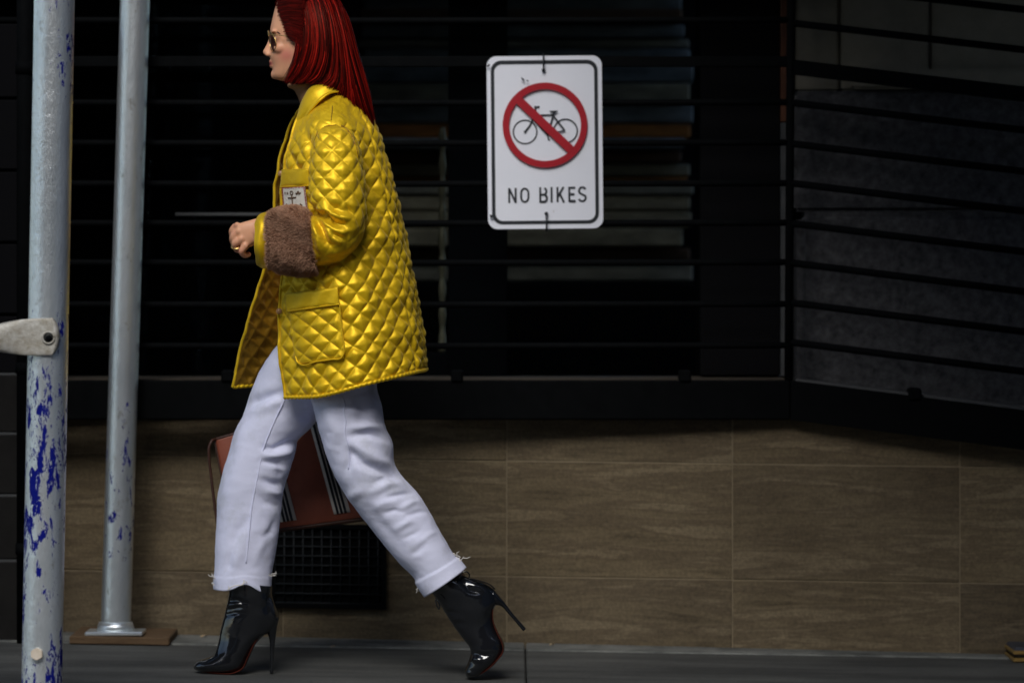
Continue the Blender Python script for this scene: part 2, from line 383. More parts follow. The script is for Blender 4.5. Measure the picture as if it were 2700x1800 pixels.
# ------------------------------------------------------------------ window grille
GY = 10.12
def GP(px, py, Y=GY): return P(px, py, Y)
gx0 = -1.62; gxc = GP(2079, 0)[0]
gril = empty('window_grille', (0, GY, .6), 'black metal grille of horizontal rods over a dark window', 'grille')
rows_l = [53, 163, 270, 376, 483, 587, 691, 801, 910]; rows_r = [60, 176, 270, 378, 482, 588, 692, 797, 901]
rows_l = [-52, ]+rows_l; rows_r = [-45, ]+rows_r
def rpt(px, py_at_corner, extra=0):
    x0 = gxc; X = (px-1350)*GY/F; Y = GY-.12*(X-x0)
    X = (px-1350)*Y/F; z = GP(2079, py_at_corner)[2]-.125*(X-x0)
    return np.array((X, Y, z+extra))
for i, (yl, yr) in enumerate(zip(rows_l, rows_r)):
    r = .0085 if i != 2 else .014
    p0 = np.array((gx0, GY, GP(0, yl)[2])); p1 = GP(2079, yl if i != 2 else 176)
    midp = (p0+p1)/2; midp[2] -= .002
    if i == 2:
        box('flat_bar', gx0, gxc, GY-.006, GY+.006, p0[2]-.014, p0[2]+.014, M['black'], gril, .002)
    else: tube('rod', [p0, midp, p1], r, M['black'], gril, 14, 8)
    q0 = rpt(2079, yr); q1 = rpt(2800, yr)
    if i == 2:
        prism('flat_bar', [(q0[0], q0[2]-.02), (q1[0], q1[2]-.02), (q1[0], q1[2]+.02), (q0[0], q0[2]+.02)], -.006, .006, M['black'], gril, 0,
              lambda co: (co.x, GY-.12*(co.x-gxc)+co.y, co.z))
    else: tube('rod', [q0, q1], .0095, M['black'], gril, 2, 8, False)
zt = GP(2079, 1002)[2]; zb = GP(2079, 1106)[2]
tube('post', [(gxc, GY, zt-.02), (gxc+.008, GY, 1.95)], .011, M['black'], gril, 2, 10, False)
box('bottom_channel', gx0, gxc+.004, GY-.012, GY+.012, zb, zt, M['black'], gril, .004)
xr = rpt(2800, 0)[0]
prism('bottom_channel', [(gxc+.005, zb), (gxc+.005, zt), (xr, zt-.125*(xr-gxc)), (xr, zb-.125*(xr-gxc))], -.012, .012, M['black'], gril, 0,
      lambda co: (co.x, GY-.12*(co.x-gxc)+co.y, co.z))
for px in (600, 1205, 1806):
    c = GP(px, 995); box('bracket', c[0]-.016, c[0]+.016, GY-.02, GY+.05, c[2]-.012, c[2]+.02, M['black'], gril, .005)
c = rpt(2412, 1000); box('bracket', c[0]-.016, c[0]+.016, c[1]-.02, c[1]+.05, c[2]-.012, c[2]+.02, M['black'], gril, .005)

# ------------------------------------------------------------------ window recess and what is in it
rec = empty('window_recess', (0, 10.5, .62), 'dark deep window recess behind the black grille', 'window')
zs = zt+.004
box('sill', gx0-.3, gxc+.05, 10.21, 10.62, zs-.08, zs-.004, noisy('dirty_brown_sill', (.035, .026, .018), (.07, .055, .038), .85, 14), rec, .004)
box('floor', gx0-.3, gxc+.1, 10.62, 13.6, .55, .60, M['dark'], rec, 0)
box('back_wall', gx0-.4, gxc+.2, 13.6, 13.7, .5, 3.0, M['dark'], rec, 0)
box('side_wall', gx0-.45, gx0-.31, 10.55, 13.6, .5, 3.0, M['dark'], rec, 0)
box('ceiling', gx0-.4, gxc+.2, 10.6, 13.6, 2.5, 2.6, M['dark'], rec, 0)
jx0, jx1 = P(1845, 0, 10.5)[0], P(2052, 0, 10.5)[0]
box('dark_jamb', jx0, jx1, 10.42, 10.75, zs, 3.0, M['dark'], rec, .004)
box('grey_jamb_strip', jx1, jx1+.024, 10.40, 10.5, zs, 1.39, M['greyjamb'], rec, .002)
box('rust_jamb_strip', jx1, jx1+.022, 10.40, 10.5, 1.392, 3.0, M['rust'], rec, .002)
gx = P(405, 0, 10.55)[0]
box('mullion', P(1182, 0, 10.5)[0], P(1338, 0, 10.5)[0], 10.51, 10.56, zs, 2.5, M['dark'], rec, .003)
box('pane', gx0-.3, jx0, 10.50, 10.506, zs, 2.5, M['glass'], rec, 0)
box('pale_rail', P(462, 0, 10.45)[0], P(760, 0, 10.45)[0], 10.44, 10.455, P(0, 570, 10.45)[2], P(0, 561, 10.45)[2], M['greyjamb'], rec, .002)
# a pile of boards on a dark stand behind the glass
BY = 12.3
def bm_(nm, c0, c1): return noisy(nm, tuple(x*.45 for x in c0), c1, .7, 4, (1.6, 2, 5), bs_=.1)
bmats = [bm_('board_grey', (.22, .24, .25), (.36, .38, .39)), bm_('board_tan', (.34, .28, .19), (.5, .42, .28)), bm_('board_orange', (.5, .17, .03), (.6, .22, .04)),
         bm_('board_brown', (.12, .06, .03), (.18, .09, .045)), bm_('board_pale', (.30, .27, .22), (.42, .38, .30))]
stand = P(0, 742, BY)[2]
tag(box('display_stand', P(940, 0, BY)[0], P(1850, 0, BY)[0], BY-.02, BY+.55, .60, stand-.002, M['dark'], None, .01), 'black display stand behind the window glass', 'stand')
ys = [(742, 690, 4), (688, 652, 3), (650, 600, 1), (598, 556, 1), (554, 515, 1), (513, 478, 4), (476, 462, 2), (460, 425, 1), (423, 392, 3), (390, 362, 0), (360, 322, 2), (320, 268, 0),
      (266, 215, 1), (213, 165, 0), (163, 120, 0), (118, 92, 4), (90, 55, 0), (53, 20, 3), (18, -25, 0), (-27, -60, 1)]
nm = ['grey', 'tan', 'orange', 'brown', 'pale']
place = ['on the black stand at the very bottom of the pile']
for k, (y0, y1, c) in enumerate(ys):
    j = random.uniform(0, 22)
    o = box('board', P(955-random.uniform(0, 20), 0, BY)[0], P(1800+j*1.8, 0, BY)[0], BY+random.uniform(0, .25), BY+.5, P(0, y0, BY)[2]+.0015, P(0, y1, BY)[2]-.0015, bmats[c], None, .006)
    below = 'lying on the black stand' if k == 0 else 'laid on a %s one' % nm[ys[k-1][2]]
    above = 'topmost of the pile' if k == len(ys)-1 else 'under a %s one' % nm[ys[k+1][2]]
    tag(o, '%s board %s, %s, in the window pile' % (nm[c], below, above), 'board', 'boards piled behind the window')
# turned brass post in the window
pz0, pz1 = P(0, 930, 10.8)[2], P(0, 335, 10.8)[2]
n = 60; prof = []
for i in range(n):
    tt = i/(n-1); prof.append((.006+.005*abs(math.sin(tt*math.pi*9))+(.004 if tt < .04 else 0), pz0+tt*(pz1-pz0)))
cxp = P(1166, 0, 10.8)[0]
G = np.array([[(cxp+r*math.cos(t_), 10.8+r*math.sin(t_), z) for t_ in np.linspace(0, 2*math.pi, 12, endpoint=False)] for r, z in prof])
V, fs = capped(G); tp = mk('turned_post', V, fs, noisy('dull_brass', (.20, .16, .09), (.30, .25, .16), .45, 20, metal=.4), None, True, True)
tag(tp, 'slender turned brass post standing behind the window glass', 'post')
tag(box('post_plinth', cxp-.05, cxp+.05, 10.75, 10.85, .60, pz0+.002, M['dark'], None, .006), 'black plinth under the turned brass post', 'plinth')

# ------------------------------------------------------------------ granite pier right of the window
pier = empty('granite_pier', (1.1, 10.4, .62), 'grey granite and limestone pier behind the sloping grille rods', 'wall')
pa, pb = P(2098, 0, 10.35)[0], 2.4
def pf(co): return (co.x, co.y-.06*(co.x-pa), co.z)
box('granite_block', pa, pb, 10.285, 10.8, .45, P(0, 558, 10.29)[2], M['granite'], pier, .022, pf, 3)
box('granite_block', pa-.006, pb, 10.34, 10.8, P(0, 558, 10.29)[2]+.001, P(0, 240, 10.34)[2], M['granite'], pier, .010, pf, 2)
zl = P(0, 240, 10.34)[2]+.002
for (x0, x1, yy) in ((P(2100, 0, 10.4)[0], P(2213, 0, 10.4)[0], 10.41), (P(2217, 0, 10.4)[0], P(2447, 0, 10.4)[0], 10.375), (P(2451, 0, 10.4)[0], 2.4, 10.375)):
    box('limestone_block', x0, x1, yy, 10.8, zl, zl+.62, M['lime'], pier, .006, pf, 2)
    box('limestone_block', x0, x1, yy, 10.8, zl+.624, zl+1.8, M['lime'], pier, .006, pf, 2)
box('pier_ledge', P(2240, 0, 10.4)[0], 2.4, 10.33, 10.6, zl+.002, zl+.055, M['lime'], pier, .008, pf, 2)
prism('pier_sill', [(gxc+.02, zt-.08), (gxc+.02, zt+.004), (xr, zt+.004-.118*(xr-gxc)), (xr, zt-.08-.118*(xr-gxc))], .014, .15, M['greyjamb'], pier, 0, lambda co: (co.x, GY-.12*(co.x-gxc)+co.y, co.z))
box('joint_filler', pa+.01, 2.38, 10.44, 10.79, .5, zl+1.75, M['darkstone'], pier, 0, pf)

# dark stone pier at the far left, with a black downpipe
lp = empty('dark_stone_pier', (-1.6, 10.1, g(-1.6)), 'dark stone pier with thin pale joints left of the scaffold pole', 'wall')
lx1 = P(47, 0, 10.05)[0]
cz = [P(0, y, 10.05)[2] for y in (1690, 1477, 1305, 1142, 985, 830, 640, 450, 260, 60)]
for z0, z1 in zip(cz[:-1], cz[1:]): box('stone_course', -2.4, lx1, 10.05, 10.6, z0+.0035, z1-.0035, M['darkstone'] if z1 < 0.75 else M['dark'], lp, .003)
box('pale_joint_bed', -2.39, lx1-.004, 10.054, 10.59, cz[0]-.06, cz[4]+.003, M['greyjamb'], lp, 0)
dp = empty('downpipe', (P(66, 0, 10.0)[0], 10.0, g(-1.27)), 'black downpipe beside the dark stone pier', 'pipe')
cxd = P(64, 0, 9.99)[0]
tube('pipe', [(cxd, 10.0, g(cxd)), (cxd, 10.0, 2.6)], .021, M['black'], dp, 2, 14, False)
for zz in (.25, .72, 1.5): tube('clip', [(cxd, 10.0, zz), (cxd, 10.0, zz+.03)], .0245, M['black'], dp, 2, 14, False)

# ------------------------------------------------------------------ sidewalk shed: poles, brace, plank, deck
DZ = 3.05
def pole(px0, px1, py1, Y, r, m, label, name='scaffold_pole'):
    a = P(px0, 0, Y); b = P(px1, py1, Y); d = (a-b)/(a[2]-b[2])
    zg = g(b[0], Y)
    bot = b+d*(zg+.031-b[2]); top = b+d*(DZ-b[2])
    root = empty(name, (bot[0], Y, zg), label, 'pole', 'galvanised poles of the sidewalk shed')
    G = tubegrid([bot, top], r, 90, 32, True); V, fs = capped(G); mk('tube', V, fs, m, root, True, True)
    bp = box('base_plate', bot[0]-.075, bot[0]+.075, Y-.055, Y+.055, zg+.023, zg+.033, m, root, .002)
    tube('collar', [(bot[0], Y, zg+.032), (bot[0], Y, zg+.055)], [r+.012, r+.005], m, root, 2, 24, False)
    return root, a, b, d
pl1, a1, b1, d1 = pole(143.5, 110, 1800, 8.3, .0438, M['pole1'], 'silver scaffold pole with blue paint patches, brace bolted to it')
pl2, a2, b2, d2 = pole(356, 305, 1660, 10.045, .0390, M['pole2'], 'dull silver scaffold pole standing on a brown plank')
def hexbolt(name, c, r, m, parent, depth=.012):
    poly = [(c[0]+r*math.cos(math.pi/6+k*math.pi/3), c[2]+r*math.sin(math.pi/6+k*math.pi/3)) for k in range(6)]
    return prism(name, poly, c[1]-depth, c[1], m, parent, .0012)
c = P(99, 1722, 8.262); hexbolt('bolt', c, .0138, M['bolt'], pl1, .018)
xp2 = b2[0]
tag(box('wooden_plank', P(190, 0, 10.05)[0], P(452, 0, 10.05)[0], 9.985, 10.24, .001, .022, M['plank'], None, .003, tilt), 'brown wooden plank lying under the dull scaffold pole', 'plank')
tag(box('wooden_plank', -1.22, -.82, 8.17, 8.43, .001, .022, M['plank'], None, .003, tilt), 'brown wooden plank under the blue flecked scaffold pole', 'plank')
# flattened-tube brace bolted to the front pole
br = empty('scaffold_brace', tuple(P(0, 890, 8.25)), 'weathered galvanised brace tube with flattened bolted end', 'brace')
BYY = 8.2515
st = []
G = []
prof = [(158, .037, .0035), (157, .0372, .0035), (148, .0365, .0035), (100, .036, .0035), (62, .035, .0045), (45, .0335, .007), (20, .0305, .013), (-10, .0265, .019), (-60, .0235, .0225), (-700, .0235, .0235)]
pr = cr(np.array([(a_, h_*1.106, y_) for a_, h_, y_ in prof]), 60)
top_slope = lambda px: 888+ (100-px)*.02
for px, hz, hy in pr:
    cc = P(px, top_slope(px), BYY-max(0, hy-.0035)*.0)
    ring = []
    for t_ in np.linspace(0, 2*math.pi, 28, endpoint=False):
        ct, stt = math.cos(t_), math.sin(t_)
        e = .45 if hy < .006 else .8
        bul = 0
        if px > 120: bul = (1-abs(stt)**1.2)*0  # squared tongue
        ring.append((cc[0], cc[1]+hy*math.copysign(abs(ct)**e, ct), cc[2]+hz*math.copysign(abs(stt)**e, stt)))
    G.append(ring)
G = np.array(G)
for i, (px, hz, hy) in enumerate(pr):                # round the end of the tongue
    if px > 134:
        for j in range(G.shape[1]):
            f_ = (G[i, j, 2]-P(px, top_slope(px), BYY)[2])/.036
            G[i, j, 0] -= .012*max(0, (px-134)/24)*abs(f_)**2.5
V, fs = capped(G); mk('brace_tube', V, fs, M['brace'], br, True, True)
c = P(128, 890, BYY-.0035)
ringp = [(c[0]+.0125*math.cos(t_), BYY-.0055, c[2]+.0125*math.sin(t_)) for t_ in np.linspace(0, 2*math.pi, 25)]
tube('hole_rim', ringp, .0022, M['brace'], br, 25, 8, False)
tube('bolt_end', [(c[0], BYY-.006, c[2]), (c[0], BYY+.03, c[2])], .0115, M['holedark'], br, 2, 18, False)
tube('bolt_core', [(c[0]+.001, BYY-.0075, c[2]-.001), (c[0]+.001, BYY, c[2]-.001)], .0066, M['black'], br, 2, 14, False)
# deck above (out of the picture): implied by the poles, its planks placed to shade both wall ends
deck = empty('sidewalk_shed_deck', (0, 8.8, DZ), 'timber deck of the sidewalk shed carried on the scaffold poles', 'deck')
for k in range(19):
    y0 = 5.98+k*.23; box('deck_plank', .08+random.uniform(-.1, .1), 5.5, y0+.004, y0+.226, DZ+.16, DZ+.21, M['deck'], deck, .004)
    box('deck_plank', -5.5, -1.85+random.uniform(-.1, .1), y0+.004, y0+.226, DZ+.16, DZ+.21, M['deck'], deck, .004)
for yy in (6.06, 8.3, 10.045): box('beam', -5.5, 5.5, yy-.05, yy+.05, DZ+.002, DZ+.158, M['shedblue'], deck, .004)
for (px, Yp) in ((2.7, 8.3), (2.7, 10.0), (-4.2, 8.3), (-4.2, 10.0)):
    o = tube('scaffold_pole', [(px, Yp, g(px)), (px, Yp, DZ)], .0396, M['pole2'], None, 2, 20, False)
    tag(o, 'plain silver scaffold pole farther along the shed', 'pole', 'galvanised poles of the sidewalk shed')

hd = empty('added_shade_hoarding', (1.72, 8.2, g(1.72)), 'added plywood hoarding out of view, blocking light from the right', 'hoarding')  # unseen panels added to keep light off the right part of the wall
for k in range(3): box('plywood_panel', 1.70, 1.72, 6.2+k*1.22, 6.2+k*1.22+1.214, g(1.7)+.002, 2.9, M['hoard'], hd, .002)
for k in range(4): box('stud', 1.722, 1.80, 6.2+k*1.2, 6.25+k*1.2, g(1.7)+.002, 2.9, M['deck'], hd, .002)
aw = empty('added_shade_awning', (.3, 10.3, 2.1), 'added black canvas awning out of view, shading the grilled window', 'awning')  # unseen awning added to darken the upper window and rods
mk('canvas', [(-1.75, 9.92, 2.14), (2.4, 9.92, 2.14), (2.4, 10.5, 2.42), (-1.75, 10.5, 2.42)], np.array([[0, 1, 2, 3]]), M['black'], aw, False)
mk('valance', [(-1.75, 9.915, 2.0), (2.4, 9.915, 2.0), (2.4, 9.915, 2.14), (-1.75, 9.915, 2.14)], np.array([[0, 1, 2, 3]]), M['black'], aw, False)
tube('front_bar', [(-1.75, 9.93, 2.135), (2.4, 9.93, 2.135)], .012, M['black'], aw, 2, 8, False)
ob = empty('brick_building', (0, -15, -.2), 'red brown brick building across the street', 'building')
obm = noisy('far_brick', (.10, .05, .035), (.16, .08, .055), .9, 3); obg = mat('far_glass', (.02, .025, .03), .1)
box('wall', -26, 26, -22, -15, -.3, 15, obm, ob, 0)
box('cornice', -26.2, 26.2, -15.6, -14.6, 14.4, 15.2, M['darkstone'], ob, 0)
w0 = None
for fl in range(4):
    for k in range(-9, 10):
        cx_, cz_ = k*2.7, 2.0+fl*3.3
        if w0 is None: w0 = box('window', -.6, .6, -14.98, -14.9, 0, 1.9, obg, ob, 0); wo = w0
        else: wo = w0.copy(); COL.objects.link(wo)
        wo.location = Vector((cx_, 0, cz_))-ob.location
# ------------------------------------------------------------------ NO BIKES sign
SY = GY-.022
sc = P(1250+588/3.137, 120+803/3.137, SY)
sign = empty('no_bikes_sign', tuple(sc), 'white NO BIKES sign with red ring wired to the black grille', 'sign')
sg = SY/F/3.137
rot = math.radians(.55)
def SP(cx, cy):
    u, v = (cx-588)*sg, -(cy-803)*sg
    return (u*math.cos(rot)-v*math.sin(rot)+sc[0], u*math.sin(rot)+v*math.cos(rot)+sc[2])
def rrect(x0, x1, y0, y1, r, n=8):
    out = []
    for (cx, cy, a0) in ((x1-r, y0+r, -90), (x1-r, y1-r, 0), (x0+r, y1-r, 90), (x0+r, y0+r, 180)):
        for k in range(n+1):
            a_ = math.radians(a0+90*k/n); out.append((cx+r*math.cos(a_), cy+r*math.sin(a_)))
    return out
def flat(name, cpoly, lay, matl, th=.0006):
    return prism(name, [SP(*p) for p in cpoly], SY-.0015-lay*.0007-th, SY-.0015-lay*.0007, matl, sign)
def strip_loop(name, outer, inner, lay, matl):
    n = len(outer); y0 = SY-.0015-lay*.0007; V = []
    for yy in (y0-.0010, y0):
        for p in outer: q = SP(*p); V.append((q[0], yy, q[1]))
        for p in inner: q = SP(*p); V.append((q[0], yy, q[1]))
    fs = []
    for i in range(n):
        j = (i+1) % n
        fs += [(i, j, n+j, n+i), (2*n+j, 2*n+i, 3*n+i, 3*n+j), (j, i, 2*n+i, 2*n+j), (n+i, n+j, 3*n+j, 3*n+i)]
    return mk(name, V, fs, matl, sign, False, True)
def stroke(name, pts, wd, lay, matl, closed=False, join=True):
    pts = np.array(pts, float); n = len(pts); o, i_ = [], []
    for k in range(n):
        if closed: t0 = pts[k]-pts[k-1]; t1 = pts[(k+1) % n]-pts[k]
        else:
            t0 = pts[k]-pts[k-1] if k > 0 else pts[1]-pts[0]; t1 = pts[k+1]-pts[k] if k < n-1 else pts[-1]-pts[-2]
        t0 = t0/np.linalg.norm(t0); t1 = t1/np.linalg.norm(t1); tt = t0+t1
        tt = tt/(np.linalg.norm(tt)+1e-9); nn = np.array((-tt[1], tt[0])); kk = 1/max(.45, np.dot(nn, np.array((-t0[1], t0[0]))))
        o.append(pts[k]+nn*wd/2*kk); i_.append(pts[k]-nn*wd/2*kk)
    if closed: return strip_loop(name, o, i_, lay, matl)
    y0 = SY-.0015-lay*.0007; V = []; fs = []
    for yy in (y0-.0010, y0):
        for p in o: q = SP(*p); V.append((q[0], yy, q[1]))
        for p in i_: q = SP(*p); V.append((q[0], yy, q[1]))
    for i in range(n-1):
        j = i+1; fs += [(i, j, n+j, n+i), (2*n+j, 2*n+i, 3*n+i, 3*n+j), (j, i, 2*n+i, 2*n+j), (n+i, n+j, 3*n+j, 3*n+i)]
    fs += [(0, n, 3*n, 2*n), (n-1, 3*n-1, 4*n-1, 2*n-1)]
    return mk(name, V, fs, matl, sign, False, True)
def multi(name, obs):
    """join stroke pieces that make one emblem or letter"""
    base = obs[0]; bm = bmesh.new()
    for o in obs: bm.from_mesh(o.data)
    bm.to_mesh(base.data); bm.free(); base.name = name
    for o in obs[1:]: bpy.data.objects.remove(o)
    return base
prism('plate', [SP(*p) for p in rrect(110, 1062, 88, 1516, 80)], SY-.0015, SY+.0012, M['signw'], sign, .0004)
strip_loop('border', rrect(143, 1028, 123, 1477, 88), rrect(172, 998, 155, 1448, 62), 0, M['signk'])
arc = lambda cx, cy, rx, ry, a0, a1, n: [(cx+rx*math.cos(math.radians(a0+(a1-a0)*k/n)), cy-ry*math.sin(math.radians(a0+(a1-a0)*k/n))) for k in range(n+1)]
circ = lambda cx, cy, r, n=64: arc(cx, cy, r, r, 0, 360, n)[:-1]
K = M['signk']
parts = [stroke('wheel', circ(423, 715, 97, 40), 12, 0, K, True), stroke('wheel', arc(757, 710, 97, 97, 0, 360, 40)[:-1], 12, 1, K, True),
         stroke('fork', [(423, 715), (468, 655), (490, 600), (512, 525), (508, 510), (545, 510)], 15, 2, K), stroke('hub', circ(423, 713, 6, 10), 10, 3, K, True),
         stroke('tt', [(520, 577), (658, 577)], 12, 3, K), stroke('st', [(668, 550), (655, 580), (610, 745)], 14, 4, K), stroke('dt', [(490, 610), (610, 742)], 15, 5, K),
         stroke('cs', [(612, 738), (752, 705)], 12, 6, K), stroke('ss', [(655, 580), (750, 703)], 12, 7, K), stroke('pd', [(608, 735), (614, 780), (628, 783)], 11, 1, K),
         flat('sd', [(620, 543), (698, 541), (690, 552), (668, 568), (655, 566)], 8, K)]
multi('bicycle_symbol', parts)
strip_loop('red_ring', circ(588, 660, 351, 96), circ(588, 660, 296, 96), 10, M['signr'])
stroke('red_slash', [(366, 446), (806, 872)], 70, 11, M['signr'])
wl = 17
def letter(ch, strokes, ): multi('letter', [stroke('s', s, wl, i, K, cl) for i, (s, cl) in enumerate(strokes)])
letter('N', [([(286, 1300), (286, 1177)], 0), ([(340, 1300), (340, 1177)], 0), ([(287, 1182), (339, 1296)], 0)])
letter('O', [(arc(415, 1221, 30, 38, 0, 180, 10)+arc(415, 1255, 30, 38, 180, 360, 10), 1)])
letter('B', [([(543, 1300), (543, 1172)], 0), ([(538, 1180), (570, 1180)]+arc(570, 1207, 24, 27, 90, -90, 10)+[(538, 1234)], 0), ([(538, 1236), (572, 1236)]+arc(572, 1264, 26, 28, 90, -90, 10)+[(538, 1292)], 0)])
letter('I', [([(637, 1300), (637, 1172)], 0)])
letter('K', [([(686, 1298), (686, 1172)], 0), ([(736, 1172), (690, 1250)], 0), ([(704, 1226), (738, 1298)], 0)])
letter('E', [([(783, 1296), (783, 1172)], 0), ([(783, 1179), (833, 1179)], 0), ([(783, 1232), (825, 1232)], 0), ([(783, 1288), (834, 1288)], 0)])
letter('S', [(arc(892, 1206, 28, 30, 25, 200, 9)+[(872, 1226), (905, 1243)]+arc(890, 1262, 29, 30, 30, -160, 9), 0)])
for (cx, y0, y1, yd) in ((580, 70, 200, 205), (592, 1535, 1400, 1390)):
    q0, q1 = SP(cx, y0), SP(cx, y1)
    tube('wire_tie', [(q0[0], SY+.012, q0[1]), (q0[0], SY-.010, q0[1]-.002*(1 if y0 < 800 else -1)), (q1[0], SY-.010, q1[1]), (q1[0], SY+.004, q1[1])], .0022, K, sign, 20, 8)
    q = SP(cx, yd); tube('bolt_head', [(q[0], SY-.0105, q[1]), (q[0], SY-.001, q[1])], .0048, K, sign, 2, 12, False)
for poly in ([(392, 262), (404, 268), (422, 284), (428, 296), (408, 290), (398, 278)], [(438, 284), (452, 290), (456, 300), (440, 298)], [(108, 170), (128, 150), (140, 160), (120, 178)], [(122, 1395), (150, 1400), (158, 1418), (130, 1425)]):
    flat('paint_chip', poly, 12, K)

# ------------------------------------------------------------------ small things on the pavement
def leaf(px, py, s, seed, label):
    r_ = random.Random(seed); Y = F*(CH-g((px-1350)*9.6/F))/(py-HZ); c = P(px, py, Y); c[2] = g(c[0], c[1])+.004
    V = [(c[0], c[1], c[2]+.006)]; nn = 9
    for k in range(nn):
        a_ = 2*math.pi*k/nn; rr = s*r_.uniform(.6, 1.1); V.append((c[0]+rr*math.cos(a_), c[1]+.7*rr*math.sin(a_), c[2]+r_.uniform(0, .006)))
    o = mk('dry_leaf', V, [(0, k+1, (k+1) % nn+1) for k in range(nn)], noisy('leaf_%d' % seed, (.25, .18, .10), (.36, .27, .16), .8, 60), None, False)
    tag(o, label, 'leaf')
leaf(538, 1691, .012, 1, 'pale dry leaf scrap on the pavement before the forward boot')
leaf(877, 1717, .006, 2, 'small tan leaf scrap on the pavement between the boots')
leaf(1455, 1712, .008, 4, 'small dry leaf scrap on the pavement beside the raised boot heel')
bx = empty('door_threshold', (1.36, 10.0, g(1.36)), 'low dark step block with brass trim at the foot of the wall', 'step')
px0 = P(2672, 0, 9.93)[0]
box('body', px0+.004, px0+.60, 9.935, 10.14, g(1.3, 10.0)+.012, g(1.3, 10.0)+.038, noisy('slate_blue_paint', (.03, .034, .045), (.045, .05, .062), .5, 12), bx, .006)
for zz in (.001, .020): box('brass_trim', px0, px0+.604, 9.93, 10.13, g(1.3, 10.0)+zz, g(1.3, 10.0)+zz+.010, noisy('old_brass', (.28, .17, .05), (.38, .25, .08), .45, 30, metal=.5), bx, .002)
# ------------------------------------------------------------------ the walking woman
Y0 = 9.355
per_loc = P(800, 1770, Y0); per_loc[2] = g(per_loc[0])
def PP(px, py, dy): return P(px, py, Y0+dy)
parts_bm = bmesh.new()
def addclosed(G):
    V, fs = capped(G)
    vs_ = [parts_bm.verts.new(v) for v in V]
    for f_ in fs: parts_bm.faces.new([vs_[i] for i in f_])
def LG(st, nl, nc, power=2.0): return loftgrid(st, nl, nc, power, Y0)
# --- head (profile traced without nose and lips, which are added)
head = [(802, -40, 838, -40, .018, 0), (780, -36, 858, -34, .038, 0), (756, -26, 870, -22, .052, 0), (740, -8, 882, -4, .062, 0), (727, 18, 892, 20, .070, 0), (719.5, 46, 898, 46, .074, 0),
        (714.5, 68, 900, 68, .0745, 0), (712.5, 81, 900, 81, .0745, 0), (714.5, 94, 899, 94, .0735, 0), (715.5, 112, 896, 112, .0725, 0), (713.5, 132, 888, 134, .070, 0), (712.5, 148, 880, 152, .0665, 0),
        (714, 158, 872, 166, .063, 0), (717, 169, 862, 178, .059, 0), (719, 181, 850, 190, .054, 0), (718.5, 192, 838, 200, .048, 0), (719.5, 201, 825, 209, .041, 0), (725, 208, 812, 214, .033, 0), (740, 213, 800, 217, .02, 0)]
addclosed(LG(head, 90, 64, 2.15))
nose = [(713, 88, 724, 88, .005, 0), (710, 96, 724, 96, .0062, 0), (707, 108, 724, 108, .0078, 0), (701.5, 121, 724, 121, .0098, 0), (696, 131, 724, 132, .0125, 0), (693.2, 137, 724, 139, .0150, 0), (694.8, 142.5, 724, 145, .0155, 0), (703, 147.5, 724, 149, .0125, 0), (713, 150, 724, 151, .006, 0)]
addclosed(LG(nose, 40, 24, 1.8))
def blob(px, py, dy, rx, ry, rz):
    c = PP(px, py, dy); G = []
    for i in range(1, 12):
        a_ = math.pi*i/12; G.append([(c[0]+rx*math.cos(a_), c[1]+ry*math.sin(a_)*math.cos(t_), c[2]+rz*math.sin(a_)*math.sin(t_)) for t_ in np.linspace(0, 2*math.pi, 18, endpoint=False)])
    addclosed(np.array(G))
def limb(pts, rad, nl=24, nc=18): addclosed(tubegrid([PP(*p) for p in pts], rad, nl, nc))
limb([(727, 167.5, -.024), (716, 164, -.013), (713.6, 163, 0), (716, 164, .013), (727, 167.5, .024)], [.002, .0036, .0045, .0036, .002], 24, 12)
limb([(727, 169, -.022), (717, 173.5, -.012), (715.2, 174.5, 0), (717, 173.5, .012), (727, 169, .022)], [.002, .0042, .0048, .0042, .002], 24, 12)
blob(724, 197, 0, .009, .016, .012)                 # chin
for s_ in (-1, 1):
    blob(727, 84, s_*.031, .011, .020, .0055)       # brow ridge
    blob(741, 126, s_*.046, .018, .016, .016)       # cheekbone
    blob(706.5, 143, s_*.0125, .0075, .0055, .006)  # nostril wing
    blob(826, 112, s_*.077, .016, .008, .030)       # ear
# neck, trunk
addclosed(LG([(776, 190, 862, 185, .048, 0), (784, 215, 864, 210, .049, 0), (796, 250, 874, 240, .050, 0), (806, 290, 890, 280, .055, 0)], 20, 32))
addclosed(LG([(805, 262, 920, 250, .06, 0), (805, 310, 940, 300, .11, 0), (800, 360, 950, 350, .14, 0), (790, 430, 955, 430, .14, 0), (790, 560, 955, 560, .135, 0), (790, 700, 960, 700, .125, 0), (785, 850, 970, 850, .15, 0), (790, 960, 960, 960, .15, 0), (830, 1020, 930, 1020, .10, 0)], 60, 40))
# arms: near arm bent at the elbow, far arm hanging to the bag
limb([(880, 372, -.130), (887, 430, -.175), (896, 560, -.205), (893, 632, -.205), (840, 634, -.20), (760, 628, -.185), (700, 612, -.165), (678, 606, -.155)], [.034, .038, .040, .038, .036, .033, .027, .025], 60, 22)
limb([(880, 372, .130), (868, 500, .20), (850, 640, .225), (818, 800, .24), (795, 930, .245), (788, 985, .245)], [.034, .038, .038, .034, .028, .024], 50, 20)
